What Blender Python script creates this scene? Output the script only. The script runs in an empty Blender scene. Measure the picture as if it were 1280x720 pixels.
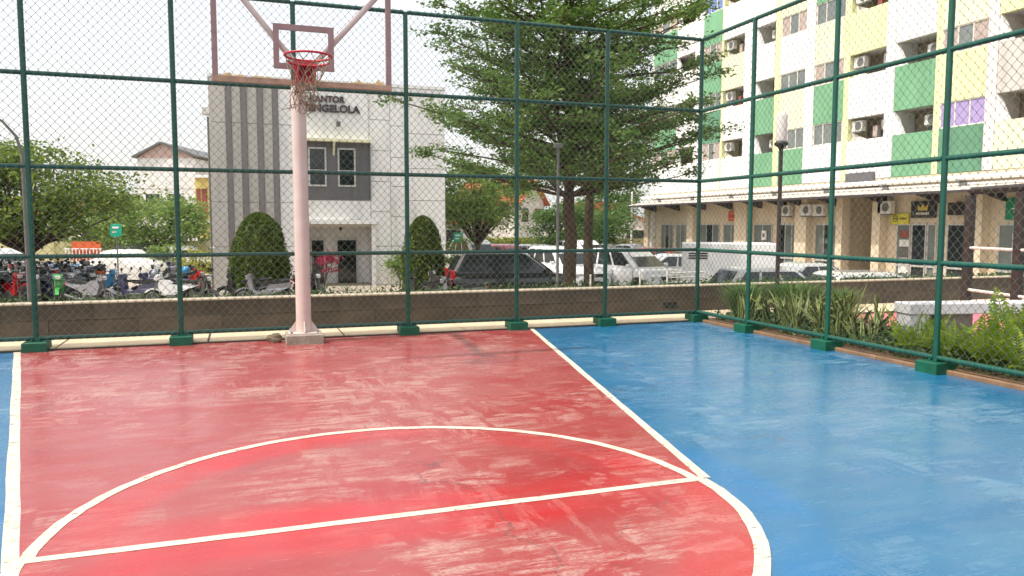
import bpy, math, random
import numpy as np
from mathutils import Vector, Matrix
R = math.radians
random.seed(7); rng = np.random.default_rng(7)
sc = bpy.context.scene
C = sc.collection

# ------------------------------------------------------------------ camera
cd = bpy.data.cameras.new('camera'); cam = bpy.data.objects.new('camera', cd); C.objects.link(cam)
yaw, pitch, roll = 0.3340, -0.0818, 0.0015
cd.sensor_width = 36; cd.lens = 965.78/1280*36; cd.clip_end = 3000; cd.clip_start = .05
cam.location = (-6.882, -10.735, 1.5506)
cam.rotation_euler = (math.pi/2+pitch, -roll, -yaw)
sc.camera = cam
# ------------------------------------------------------------------ sky, sun, exposure
to_sun = Vector((-.54, -.06, .84)).normalized()
w = bpy.data.worlds.new('World'); sc.world = w; w.use_nodes = True
nt = w.node_tree; nt.nodes.clear()
sky = nt.nodes.new('ShaderNodeTexSky'); sky.sky_type = 'NISHITA'; sky.sun_disc = False
sky.sun_elevation = math.asin(to_sun.z); sky.sun_rotation = math.atan2(to_sun.x, to_sun.y)
sky.dust_density = 6; sky.air_density = 1.2
b1 = nt.nodes.new('ShaderNodeBackground'); b1.inputs[1].default_value = .10
b2 = nt.nodes.new('ShaderNodeBackground'); b2.inputs[0].default_value = (1, .985, .97, 1); b2.inputs[1].default_value = .80
ad = nt.nodes.new('ShaderNodeAddShader'); wo = nt.nodes.new('ShaderNodeOutputWorld')
nt.links.new(sky.outputs[0], b1.inputs[0]); nt.links.new(b1.outputs[0], ad.inputs[0]); nt.links.new(b2.outputs[0], ad.inputs[1]); nt.links.new(ad.outputs[0], wo.inputs[0])
sd = bpy.data.lights.new('sun', 'SUN'); sun = bpy.data.objects.new('sun', sd); C.objects.link(sun)
sd.energy = 3.9; sd.angle = R(1.6); sd.color = (1, .95, .87)
sun.rotation_euler = (-to_sun).to_track_quat('-Z', 'Y').to_euler()
vs = sc.view_settings; vs.view_transform = 'Standard'; vs.look = 'None'; vs.exposure = .1; vs.gamma = 1
sc.render.resolution_x = 1024; sc.render.resolution_y = 576

# ------------------------------------------------------------------ materials
MATS = {}
def mat(name, col, rough=.6, var=.15, scale=6., spec=.4, metal=0., bump=0., col2=None, bscale=None, sheen=0, coat=0, stretch=None, streak=0):
    if name in MATS: return MATS[name]
    m = bpy.data.materials.new(name); m.use_nodes = True; t = m.node_tree; p = t.nodes['Principled BSDF']
    p.inputs['Roughness'].default_value = rough; p.inputs['Specular IOR Level'].default_value = spec; p.inputs['Metallic'].default_value = metal
    if coat: p.inputs['Coat Weight'].default_value = coat; p.inputs['Coat Roughness'].default_value = .08
    tc = t.nodes.new('ShaderNodeTexCoord'); src = tc.outputs['Object']
    if stretch:
        mp = t.nodes.new('ShaderNodeMapping'); mp.inputs['Scale'].default_value = stretch; t.links.new(src, mp.inputs[0]); src = mp.outputs[0]
    n = t.nodes.new('ShaderNodeTexNoise'); n.inputs['Scale'].default_value = scale; n.inputs['Detail'].default_value = 6; n.inputs['Roughness'].default_value = .65
    t.links.new(src, n.inputs[0])
    r = t.nodes.new('ShaderNodeMapRange'); r.inputs[1].default_value = .3; r.inputs[2].default_value = .7; t.links.new(n.outputs[0], r.inputs[0])
    mx = t.nodes.new('ShaderNodeMix'); mx.data_type = 'RGBA'; t.links.new(r.outputs[0], mx.inputs[0])
    c2 = col2 if col2 else tuple(min(1, c*(1+var)) for c in col)
    c1 = tuple(c*(1-var) for c in col) if not col2 else col
    mx.inputs[6].default_value = (*c1, 1); mx.inputs[7].default_value = (*c2, 1); out_ = mx.outputs[2]
    if streak:      # rain stains running down
        mp2 = t.nodes.new('ShaderNodeMapping'); mp2.inputs['Scale'].default_value = (2.6, 2.6, .16); t.links.new(tc.outputs['Object'], mp2.inputs[0])
        n3 = t.nodes.new('ShaderNodeTexNoise'); n3.inputs['Scale'].default_value = 1.6; n3.inputs['Detail'].default_value = 8; n3.inputs['Roughness'].default_value = .7; t.links.new(mp2.outputs[0], n3.inputs[0])
        r3 = t.nodes.new('ShaderNodeMapRange'); r3.inputs[1].default_value = .5; r3.inputs[2].default_value = .72; r3.inputs[4].default_value = streak; t.links.new(n3.outputs[0], r3.inputs[0])
        m3 = t.nodes.new('ShaderNodeMix'); m3.data_type = 'RGBA'; t.links.new(r3.outputs[0], m3.inputs[0]); t.links.new(out_, m3.inputs[6]); m3.inputs[7].default_value = (*[c*.45 for c in col], 1); out_ = m3.outputs[2]
    t.links.new(out_, p.inputs['Base Color'])
    if bump:
        n2 = t.nodes.new('ShaderNodeTexNoise'); n2.inputs['Scale'].default_value = bscale or scale*6; n2.inputs['Detail'].default_value = 4; t.links.new(src, n2.inputs[0])
        bp = t.nodes.new('ShaderNodeBump'); bp.inputs['Strength'].default_value = bump; bp.inputs['Distance'].default_value = .02
        t.links.new(n2.outputs[0], bp.inputs['Height']); t.links.new(bp.outputs[0], p.inputs['Normal'])
    MATS[name] = m; return m
def leafmat(name, c1, c2, trans=.35, rough=.45):
    if name in MATS: return MATS[name]
    m = bpy.data.materials.new(name); m.use_nodes = True; t = m.node_tree; p = t.nodes['Principled BSDF']; out = t.nodes['Material Output']
    g = t.nodes.new('ShaderNodeNewGeometry'); mx = t.nodes.new('ShaderNodeMix'); mx.data_type = 'RGBA'
    t.links.new(g.outputs['Random Per Island'], mx.inputs[0]); mx.inputs[6].default_value = (*c1, 1); mx.inputs[7].default_value = (*c2, 1)
    t.links.new(mx.outputs[2], p.inputs['Base Color']); p.inputs['Roughness'].default_value = rough; p.inputs['Specular IOR Level'].default_value = .35
    tr = t.nodes.new('ShaderNodeBsdfTranslucent'); t.links.new(mx.outputs[2], tr.inputs[0])
    ms = t.nodes.new('ShaderNodeMixShader'); ms.inputs[0].default_value = trans
    t.links.new(p.outputs[0], ms.inputs[1]); t.links.new(tr.outputs[0], ms.inputs[2]); t.links.new(ms.outputs[0], out.inputs[0])
    MATS[name] = m; return m
def nd(t, typ, **kw):
    n = t.nodes.new(typ)
    for k, v in kw.items(): setattr(n, k, v)
    return n
def courtmat(name, fresh, worn, pale, bands):
    """painted court: streaky wear down to pale screed, fresher paint along the lines"""
    m = bpy.data.materials.new(name); m.use_nodes = True; t = m.node_tree; L = t.links.new; p = t.nodes['Principled BSDF']
    tc = nd(t, 'ShaderNodeTexCoord'); 
    def noise(sc_, scale, detail=6, rot=0, rough=.6, loc=(0,0,0), dist=0):
        mp = nd(t, 'ShaderNodeMapping'); mp.inputs['Scale'].default_value = sc_; mp.inputs['Rotation'].default_value = (0, 0, rot); mp.inputs['Location'].default_value = loc
        L(tc.outputs['Object'], mp.inputs[0]); n = nd(t, 'ShaderNodeTexNoise'); n.inputs['Scale'].default_value = scale; n.inputs['Detail'].default_value = detail; n.inputs['Roughness'].default_value = rough
        n.inputs['Distortion'].default_value = dist
        L(mp.outputs[0], n.inputs[0]); return n.outputs[0]
    def rng_(x, a, b, lo=0, hi=1):
        r = nd(t, 'ShaderNodeMapRange'); r.inputs[1].default_value = a; r.inputs[2].default_value = b; r.inputs[3].default_value = lo; r.inputs[4].default_value = hi; L(x, r.inputs[0]); return r.outputs[0]
    def mul(a, b, op='MULTIPLY'):
        n = nd(t, 'ShaderNodeMath', operation=op); n.use_clamp = True
        for i, v in enumerate((a, b)):
            if isinstance(v, (int, float)): n.inputs[i].default_value = v
            else: L(v, n.inputs[i])
        return n.outputs[0]
    def mix(f, a, b):
        n = nd(t, 'ShaderNodeMix'); n.data_type = 'RGBA'; L(f, n.inputs[0]) if not isinstance(f, float) else None
        for i, v in ((6, a), (7, b)):
            if isinstance(v, tuple): n.inputs[i].default_value = (*v, 1)
            else: L(v, n.inputs[i])
        return n.outputs[2]
    big = noise((1, 1, 1), .55, 3, .2)
    streak = noise((.8, 4.2, 1), 2.4, 12, R(8), .78, dist=.25)
    streak2 = noise((4.4, .8, 1), 2.0, 12, R(14), .78, (3, 1, 0), .2)
    fine = noise((1, 2.2, 1), 38, 8, R(8), .8)
    tone = rng_(noise((.7, 1.6, 1), 1.1, 6, R(6)), .35, .68)
    c = mix(tone, fresh, worn)
    blk = noise((1.4, 1.1, 1), 1.9, 5, R(20), .55, (2, 7, 0), .8)
    s1 = mul(rng_(big, *((.43, .60) if 'blue' in name else (.39, .55))), mul(rng_(streak, .46, .57), rng_(blk, .47, .53)))
    s2 = mul(rng_(big, .5, .66), mul(rng_(streak2, .51, .58), .8))
    s = mul(mul(s1, s2, 'MAXIMUM'), rng_(fine, .40, .56, .12, 1))
    scr = mul(rng_(noise((1.1, 7, 1), 3.4, 12, R(12), .82, (9, 4, 0)), .57, .64), .5)
    s = mul(s, scr, 'MAXIMUM')
    c = mix(mul(s, .5 if 'blue' in name else .72), c, pale)
    # fresher strips of paint beside the lines
    sp = nd(t, 'ShaderNodeSeparateXYZ'); L(tc.outputs['Object'], sp.inputs[0])
    wob = rng_(noise((1, 1, 1), 1.3, 3), 0, 1, -.12, .12)
    f = None
    for kind, val, wd in bands:
        if kind == 'y':
            a = nd(t, 'ShaderNodeMath', operation='SUBTRACT'); L(sp.outputs[1], a.inputs[0]); a.inputs[1].default_value = val; d = a.outputs[0]
        else:
            ax = nd(t, 'ShaderNodeVectorMath', operation='SUBTRACT'); L(tc.outputs['Object'], ax.inputs[0]); ax.inputs[1].default_value = (-6.09, -6.75, 0)
            ln = nd(t, 'ShaderNodeVectorMath', operation='LENGTH'); L(ax.outputs[0], ln.inputs[0])
            a = nd(t, 'ShaderNodeMath', operation='SUBTRACT'); L(ln.outputs[1], a.inputs[0]); a.inputs[1].default_value = val; d = a.outputs[0]
        ab = nd(t, 'ShaderNodeMath', operation='ABSOLUTE'); L(d, ab.inputs[0])
        pl = nd(t, 'ShaderNodeMath', operation='ADD'); L(ab.outputs[0], pl.inputs[0]); L(wob, pl.inputs[1])
        g = rng_(pl.outputs[0], wd, wd*.5)
        f = g if f is None else mul(f, g, 'MAXIMUM')
    if f is not None:
        c = mix(mul(mul(f, rng_(noise((.5, .5, 1), .8, 4, 0, .6, (5, 2, 0)), .42, .6, .15, 1)), .85), c, bands_col[name])
    # hairline cracks and grime
    cr = nd(t, 'ShaderNodeTexVoronoi'); cr.feature = 'DISTANCE_TO_EDGE'; cr.inputs['Scale'].default_value = .42
    wv = nd(t, 'ShaderNodeVectorMath', operation='ADD'); nz_ = nd(t, 'ShaderNodeTexNoise'); nz_.inputs['Scale'].default_value = 2.2; nz_.inputs['Detail'].default_value = 6; L(tc.outputs['Object'], nz_.inputs[0]); sc3 = nd(t, 'ShaderNodeVectorMath', operation='SCALE'); sc3.inputs[3].default_value = .5; L(nz_.outputs[1], sc3.inputs[0]); L(tc.outputs['Object'], wv.inputs[0]); L(sc3.outputs[0], wv.inputs[1]); L(wv.outputs[0], cr.inputs[0])
    c = mix(mul(mul(rng_(cr.outputs['Distance'], .0032, .0014), rng_(big, .5, .56)), .5), c, (.10, .05, .05))
    c = mix(mul(rng_(noise((.6, 1.4, 1), 1.0, 10, R(30), .75, (1, 8, 0)), .52, .75), .35), c, tuple(v*.55 for v in fresh))
    # small dark spots
    v = nd(t, 'ShaderNodeTexVoronoi'); v.inputs['Scale'].default_value = 1.1; L(tc.outputs['Object'], v.inputs[0])
    c = mix(mul(rng_(v.outputs['Distance'], .02, .008), .75), c, (.05, .03, .03))
    L(c, p.inputs['Base Color'])
    rr = rng_(noise((.8, 2, 1), 2.5, 6, R(10)), .3, .7, .15, .34)
    ro = nd(t, 'ShaderNodeMath', operation='ADD'); L(rr, ro.inputs[0]); L(rng_(s, 0, 1, 0, .3), ro.inputs[1]); L(ro.outputs[0], p.inputs['Roughness'])
    p.inputs['Specular IOR Level'].default_value = .5
    bp = nd(t, 'ShaderNodeBump'); bp.inputs['Strength'].default_value = .1; bp.inputs['Distance'].default_value = .002; L(fine, bp.inputs['Height']); L(bp.outputs[0], p.inputs['Normal'])
    MATS[name] = m; return m
def linemat():
    m = mat('line_paint', (.56, .50, .395), .6, .1, 3)
    t = m.node_tree; L = t.links.new; p = t.nodes['Principled BSDF']; src = p.inputs['Base Color'].links[0].from_socket
    tc = nd(t, 'ShaderNodeTexCoord'); n = nd(t, 'ShaderNodeTexNoise'); n.inputs['Scale'].default_value = 9; n.inputs['Detail'].default_value = 8; n.inputs['Roughness'].default_value = .75; L(tc.outputs['Object'], n.inputs[0])
    r = nd(t, 'ShaderNodeMapRange'); r.inputs[1].default_value = .63; r.inputs[2].default_value = .72; L(n.outputs[0], r.inputs[0])
    mx = nd(t, 'ShaderNodeMix'); mx.data_type = 'RGBA'; L(r.outputs[0], mx.inputs[0]); L(src, mx.inputs[6]); mx.inputs[7].default_value = (.42, .36, .32, 1); L(mx.outputs[2], p.inputs['Base Color'])
    mp = nd(t, 'ShaderNodeMapping'); mp.inputs['Scale'].default_value = (1, 2.4, 1); L(tc.outputs['Object'], mp.inputs[0])
    n2 = nd(t, 'ShaderNodeTexNoise'); n2.inputs['Scale'].default_value = 7; n2.inputs['Detail'].default_value = 12; n2.inputs['Roughness'].default_value = .82; L(mp.outputs[0], n2.inputs[0])
    r2 = nd(t, 'ShaderNodeMapRange'); r2.inputs[1].default_value = .60; r2.inputs[2].default_value = .545; r2.inputs[3].default_value = .2; L(n2.outputs[0], r2.inputs[0]); L(r2.outputs[0], p.inputs['Alpha'])
    return m

# ------------------------------------------------------------------ mesh helpers
class MB:
    def __init__(s): s.v = []; s.f = []; s.sm = []
    def add(s, vs_, fs, smooth=False):
        o = len(s.v); s.v += [tuple(v) for v in vs_]; s.f += [tuple(i+o for i in f) for f in fs]; s.sm += [smooth]*len(fs); return s
    def box(s, a, b, bev=0):
        x0, y0, z0 = a; x1, y1, z1 = b
        if bev:
            e = bev; P = []
            for z, i in ((z0, e), (z0+e, 0), (z1-e, 0), (z1, e)):
                P += [(x0+i, y0+i, z), (x1-i, y0+i, z), (x1-i, y1-i, z), (x0+i, y1-i, z)]
            F = [(3, 2, 1, 0), (12, 13, 14, 15)]
            for k in range(3):
                for j in range(4):
                    F.append((4*k+j, 4*k+(j+1) % 4, 4*k+4+(j+1) % 4, 4*k+4+j))
            return s.add(P, F)
        return s.add([(x0,y0,z0),(x1,y0,z0),(x1,y1,z0),(x0,y1,z0),(x0,y0,z1),(x1,y0,z1),(x1,y1,z1),(x0,y1,z1)],
                     [(3,2,1,0),(4,5,6,7),(0,1,5,4),(1,2,6,5),(2,3,7,6),(3,0,4,7)])
    def prism(s, poly, axis, a, b, taper=1.0):
        """extrude a 2D polygon along an axis ('x','y','z') from a to b"""
        n = len(poly); V = []
        cx = sum(p[0] for p in poly)/n; cy = sum(p[1] for p in poly)/n
        for t, k in ((a, 1), (b, taper)):
            for p in poly:
                u, v = cx+(p[0]-cx)*k, cy+(p[1]-cy)*k
                V.append({'x': (t, u, v), 'y': (u, t, v), 'z': (u, v, t)}[axis])
        return s.add(V, [tuple(range(n-1, -1, -1)), tuple(range(n, 2*n))]+[(i, (i+1) % n, n+(i+1) % n, n+i) for i in range(n)])
    def tube(s, pts, rad, n=8, cap=True, smooth=True):
        P = [Vector(p) for p in pts]; rads = rad if isinstance(rad, (list, tuple)) else [rad]*len(P); V = []; F = []
        up = Vector((0, 0, 1)); prev = None
        for i, p in enumerate(P):
            d = (P[min(i+1, len(P)-1)]-P[max(i-1, 0)]).normalized()
            if prev is None:
                a = d.cross(up); a = d.cross(Vector((0, 1, 0))) if a.length < .05 else a
            else: a = prev-d*prev.dot(d)
            a.normalize(); prev = a.copy(); b = d.cross(a)
            for k in range(n):
                q = 2*math.pi*k/n; V.append(p+(a*math.cos(q)+b*math.sin(q))*rads[i])
        for i in range(len(P)-1):
            for k in range(n): F.append((i*n+k, i*n+(k+1) % n, (i+1)*n+(k+1) % n, (i+1)*n+k))
        s.add(V, F, smooth)
        if cap: s.add(V[:n], [tuple(range(n-1, -1, -1))]); s.add(V[-n:], [tuple(range(n))])
        return s
    def ring(s, c, r, t, axis='z', n=28, m=6, arc=(0, 2*math.pi)):
        c = Vector(c); V = []; F = []; full = abs(arc[1]-arc[0]-2*math.pi) < 1e-6; N = n if full else n+1
        for i in range(N):
            a = arc[0]+(arc[1]-arc[0])*i/n; ca, sa = math.cos(a), math.sin(a)
            for j in range(m):
                b = 2*math.pi*j/m; rr = r+t*math.cos(b); h = t*math.sin(b)
                V.append(c+Vector({'z': (rr*ca, rr*sa, h), 'y': (rr*ca, h, rr*sa), 'x': (h, rr*ca, rr*sa)}[axis]))
        for i in range(n):
            for j in range(m): F.append((i*m+j, ((i+1) % N)*m+j, ((i+1) % N)*m+(j+1) % m, i*m+(j+1) % m))
        return s.add(V, F, True)
    def lathe(s, prof, c=(0, 0, 0), axis='z', n=16, smooth=True):
        V = []; F = []; k = len(prof); c = Vector(c)
        for i in range(n):
            a = 2*math.pi*i/n
            for r, h in prof: V.append(c+Vector({'z': (r*math.cos(a), r*math.sin(a), h), 'y': (r*math.cos(a), h, r*math.sin(a)), 'x': (h, r*math.cos(a), r*math.sin(a))}[axis]))
        for i in range(n):
            for j in range(k-1): F.append((i*k+j, ((i+1) % n)*k+j, ((i+1) % n)*k+j+1, i*k+j+1))
        return s.add(V, F, smooth)
    def quad(s, a, b, c, d): return s.add([a, b, c, d], [(0, 1, 2, 3)])
    def mesh(s, name, m):
        me = bpy.data.meshes.new(name); me.from_pydata(s.v, [], s.f); me.polygons.foreach_set('use_smooth', s.sm)
        me.materials.append(MATS[m] if isinstance(m, str) else m); me.update(); return me
    def build(s, name, m, parent=None, loc=None): return ob(name, s.mesh(name, m), parent, loc)
def ob(name, me, parent=None, loc=None, rz=None):
    o = bpy.data.objects.new(name, me); C.objects.link(o); o.parent = parent
    if loc is not None: o.location = loc
    if rz is not None: o.rotation_euler = (0, 0, rz)
    return o
def tag(o, label=None, cat=None, group=None, kind=None):
    if label: o['label'] = label
    if cat: o['category'] = cat
    if group: o['group'] = group
    if kind: o['kind'] = kind
    return o
def empty(name, loc=(0, 0, 0), rz=0, label=None, cat=None, group=None):
    o = ob(name, None, None, loc, rz); o.empty_display_size = .2
    return tag(o, label, cat, group)
def copy_tree(o, parent=None):
    c = o.copy(); C.objects.link(c); c.parent = parent
    for ch in list(KIDS.get(o, ())) or [k for k in o.children]: copy_tree(ch, c)
    return c
KIDS = {}
def np_mesh(name, V, F, m, smooth=False):
    V = np.asarray(V, np.float32); F = np.asarray(F, np.int32); me = bpy.data.meshes.new(name); k = F.shape[1]
    me.vertices.add(len(V)); me.vertices.foreach_set('co', V.ravel()); me.loops.add(F.size); me.loops.foreach_set('vertex_index', F.ravel())
    me.polygons.add(len(F)); me.polygons.foreach_set('loop_start', np.arange(0, F.size, k, dtype=np.int32))
    me.polygons.foreach_set('use_smooth', np.full(len(F), smooth)); me.materials.append(MATS[m] if isinstance(m, str) else m); me.update(calc_edges=True); return me
def leaves(name, P, m, size=.12, asp=.5, flat=.5, outward=None, droop=.0):
    """one rhombic, slightly folded leaf at each point of P"""
    n = len(P); s = size*rng.uniform(.6, 1.3, n)[:, None]
    d = rng.normal(size=(n, 3)); d[:, 2] = d[:, 2]*(1-flat)-droop; 
    if outward is not None: d += outward
    d /= np.linalg.norm(d, axis=1)[:, None]
    nn = rng.normal(size=(n, 3))*(1-flat); nn[:, 2] += flat*1.6
    sd_ = np.cross(d, nn); sd_ /= np.linalg.norm(sd_, axis=1)[:, None]+1e-9; up = np.cross(sd_, d)
    a = P-d*s*.5; c = P+d*s*.5; b = P+sd_*s*asp*.5+up*s*.08-d*s*.08; e = P-sd_*s*asp*.5+up*s*.08-d*s*.08
    V = np.stack([a, b, c, e], 1).reshape(-1, 3); i = np.arange(n)*4
    F = np.concatenate([np.stack([i, i+1, i+2], 1), np.stack([i, i+2, i+3], 1)])
    return np_mesh(name, V, F, m)

# ------------------------------------------------------------------ palette
bands_col = {'court_red': (.42, .020, .024), 'court_blue': (.006, .125, .30)}
courtmat('court_red', (.29, .030, .032), (.30, .070, .064), (.45, .355, .30), [('y', -6.78, .42), ('r', 1.62, .26)])
courtmat('court_blue', (.007, .105, .235), (.024, .138, .252), (.30, .38, .42), [('r', 2.02, .22)])
linemat()
mat('fence_green', (.004, .072, .047), .32, .25, 5, .5, bump=.1, streak=0.35)
mat('block_green', (.004, .085, .045), .5, .3, 7, .4, bump=.3)
mat('wire', (.10, .125, .11), .45, .2, 20, .4)
mat('concrete', (.30, .26, .21), .85, .25, 7, .3, bump=.4)
mat('wall_stone', (.070, .053, .037), .55, .4, 2.4, .4, bump=.3, streak=0.50)
mat('wall_stone_light', (.080, .062, .044), .55, .4, 2.4, .4, bump=.3, streak=0.50)
mat('wall_stone_dark', (.062, .047, .032), .55, .4, 2.4, .4, bump=.3, streak=0.50)
mat('wall_cap', (.42, .36, .27), .7, .2, 6, .3, bump=.2)
mat('paving', (.58, .47, .32), .8, .12, 3.5, .3, bump=.25)
mat('joint', (.06, .05, .04), .9)
mat('lot', (.36, .31, .25), .85, .2, .8, .3, bump=.2)
mat('earth', (.08, .055, .035), .95, .3, 6, .2, bump=.6)
mat('kerb', (.20, .12, .07), .8, .25, 5, .3, bump=.3)
mat('pole_paint', (.52, .41, .355), .5, .08, 4, .4, col2=(.60, .50, .455), streak=0.30)
mat('frame_paint', (.27, .165, .16), .5, .2, 9, .4, streak=0.50)
mat('frame_rust', (.36, .235, .165), .7, .3, 9, .3, bump=.3)
mat('rim_red', (.42, .018, .035), .45, .2, 12, .4)
mat('net', (.24, .18, .125), .9, .3, 30, .2)
mat('acrylic', (.62, .45, .22), .4, .3, 20, .5)
mat('rock', (.17, .14, .10), .9, .35, 9, .2, bump=.8)
mat('white_wall', (.78, .77, .75), .75, .05, 1.2, .3, bump=.05, streak=0.42)
mat('beige_panel', (.52, .49, .45), .7, .06, 1.5, .35, streak=0.42)
mat('dark_grey', (.14, .135, .14), .7, .12, 2, .35, streak=0.42)
mat('fin_grey', (.20, .18, .18), .7, .12, 2, .35)
mat('porch', (.55, .50, .43), .8, .06, 2)
mat('alu', (.55, .54, .51), .4, .06, 5, .5, metal=.3)
mat('glass', (.018, .022, .024), .06, .3, 1.5, .6)
mat('glass_grey', (.16, .18, .17), .12, .25, 1.2, .6)
mat('letter', (.05, .035, .04), .5)
mat('cream', (.66, .55, .40), .8, .07, .8, .3, streak=0.42)
mat('apt_white', (.80, .78, .76), .8, .03, .7, .3, streak=0.42)
mat('apt_pillar', (.76, .70, .66), .8, .04, .7, .3, streak=0.42)
mat('apt_green', (.17, .37, .21), .7, .10, .9, .35, streak=0.42)
mat('apt_green2', (.12, .28, .17), .7, .10, .9, .35, streak=0.42)
mat('apt_yellow', (.76, .77, .42), .75, .05, .8, .3, streak=0.42)
mat('apt_pale', (.76, .74, .52), .75, .05, .8, .3, streak=0.42)
mat('apt_grey', (.55, .52, .48), .75, .05, .8, .3, streak=0.42)
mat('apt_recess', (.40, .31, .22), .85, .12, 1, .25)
mat('curtain', (.42, .34, .30), .7, .25, 3, .4, stretch=(1, 8, .6))
mat('curtain_blue', (.16, .22, .50), .6, .3, 3, .4, stretch=(1, 8, .6))
mat('curtain_purple', (.36, .28, .52), .6, .15, 3, .4, stretch=(1, 8, .6))
mat('ac_white', (.66, .64, .60), .5, .08, 4)
mat('black', (.015, .015, .016), .5, .3, 6)
mat('dark_brown', (.035, .022, .018), .55, .25, 6, bump=.1)
mat('pipe_white', (.80, .78, .75), .4, .05, 4)
mat('canopy', (.62, .58, .52), .5, .15, 4)
mat('canopy_edge', (.06, .045, .05), .6)
mat('sign_red', (.55, .03, .05), .5); mat('sign_yellow', (.62, .55, .04), .5); mat('sign_dark', (.03, .028, .025), .5)
mat('sign_green', (.01, .20, .10), .5); mat('gold', (.55, .42, .08), .5); mat('white', (.80, .79, .77), .5, .04); mat('teal', (.01, .40, .26), .5)
mat('pink', (.70, .15, .20), .7, .12, 3); mat('bench_white', (.56, .55, .56), .7, .08, 3, bump=.1); mat('bench_brown', (.16, .13, .11), .7)
mat('lantern', (.58, .53, .50), .5, .06, 3); mat('metal_grey', (.13, .13, .12), .5, .15, 8); mat('rail_white', (.72, .68, .60), .45, .1, 8)
mat('bark', (.085, .058, .040), .9, .4, 5, .2, bump=.9, bscale=14, stretch=(3, 3, .8)); mat('bark_grey', (.14, .11, .085), .9, .35, 6, .2, bump=.8)
leafmat('leaf_tree', (.052, .13, .026), (.185, .28, .055), .45); leafmat('leaf_left', (.075, .145, .022), (.24, .31, .05), .45); leafmat('leaf_far', (.11, .22, .045), (.29, .38, .09), .45)
leafmat('leaf_dark', (.055, .14, .028), (.15, .24, .05), .4); leafmat('leaf_topiary', (.045, .095, .012), (.14, .18, .025), .25); leafmat('leaf_fern', (.13, .24, .02), (.34, .42, .04), .5)
leafmat('leaf_cover', (.03, .08, .02), (.10, .15, .04), .25); leafmat('leaf_red', (.30, .02, .06), (.45, .06, .12)); leafmat('leaf_yellow', (.25, .27, .03), (.42, .40, .05)); leafmat('leaf_hedge', (.16, .22, .02), (.33, .36, .04))
mat('snake_green', (.035, .085, .025), .45, .4, 14, stretch=(1, 1, .5)); mat('snake_edge', (.38, .36, .075), .45, .12, 8)
mat('tyre', (.018, .018, .018), .8); mat('rim', (.45, .45, .46), .3, .1, 6, metal=.7); mat('lamp_clear', (.70, .70, .70), .1, .05, 4, .7); mat('tail_red', (.45, .01, .02), .2, .2, 6, .6)
mat('plate', (.03, .03, .035), .5); mat('roof_red', (.42, .10, .045), .8, .25, 5); mat('house_white', (.74, .72, .70), .8, .05, 1, streak=0.42); mat('roof_pale', (.55, .40, .36), .8, .15, 4); mat('house_grey', (.50, .48, .46), .8, .06, 1); mat('house_yellow', (.70, .56, .20), .8); mat('wood_red', (.25, .06, .04), .6)
mat('boundary', (.72, .66, .38), .8, .07, 1, streak=0.42); mat('far_wall', (.62, .58, .52), .8, .06, 1); mat('orange', (.62, .12, .03), .6); mat('cover_white', (.66, .64, .60), .6, .06, 2, bump=.2)
for nm, c_ in dict(car_white=(.78, .78, .77), car_black=(.010, .011, .012), car_silver=(.45, .45, .44), car_red=(.38, .02, .02), car_grey=(.26, .27, .29), car_dark=(.05, .055, .06), bike_red=(.45, .015, .02), bike_black=(.02, .02, .022), bike_blue=(.03, .12, .42), bike_green=(.06, .42, .06), bike_white=(.70, .70, .70), bike_grey=(.22, .22, .24), bike_purple=(.045, .045, .10), bike_cyan=(.04, .28, .55)).items():
    mat(nm, c_, .25, .05, 2, .5, metal=.0, coat=.8)

# ------------------------------------------------------------------ ground
LOT = -1.1
def sheet(name, poly, z, m, parent=None):
    mb = MB(); mb.add([(x, y, z) for x, y in poly], [tuple(range(len(poly)))]); o = mb.build(name, m, parent)
    if parent is None: tag(o, kind='structure')
    return o
sheet('ground', [(-900, -600), (900, -600), (900, 1200), (-900, 1200)], LOT, 'lot')
pl = MB().box((-30, -40, LOT-.3), (-.0, -.03, 0)).build('court', 'court_blue'); tag(pl, kind='structure')
tr = MB().box((-30, -.024, LOT-.3), (40, 1.12, .012)).build('terrace_base', 'joint'); tag(tr, kind='structure')
tp = MB().box((.004, -40, LOT-.3), (40, -.03, -.02)).build('garden_ground', 'earth'); tag(tp, kind='structure')
# red key: trapezoid and the half disc beyond the free-throw line
CX, FY, RR = -6.09, -6.75, 1.8
red = [(-9.51, -.034), (-2.85, -.034), (-4.27, FY)]
red = [(-9.51, -.034), (CX-1.82, FY)]+[(CX+RR*math.cos(a), FY+RR*math.sin(a)) for a in np.linspace(math.pi, 2*math.pi, 40)[1:-1]]+[(CX+1.82, FY), (-2.85, -.034)]
sheet('court_key', red, .004, 'court_red')
def strip(name, a, b, wd, z=.0055):
    a = Vector(a); b = Vector(b); d = (b-a).normalized(); n = Vector((-d.y, d.x))*wd/2; N = 24
    L_ = [a+(b-a)*i/N for i in range(N+1)]; mb = MB()
    V = [(p.x+n.x*(1+random.uniform(-.1, .1)), p.y+n.y*(1+random.uniform(-.1, .1)), z) for p in L_]+[(p.x-n.x*(1+random.uniform(-.1, .1)), p.y-n.y*(1+random.uniform(-.1, .1)), z) for p in L_]
    mb.add(V, [(i, N+1+i, N+2+i, i+1) for i in range(N)]); return tag(mb.build(name, 'line_paint'), kind='structure')
strip('lane_line', (-2.86, -.04), (-4.24, FY), .065); strip('lane_line', (-9.5, -.04), (-7.905, FY-.09), .072)
strip('free_throw_line', (CX-1.84, FY-.005), (CX+1.83, FY-.005), .062, .0060)
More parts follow.
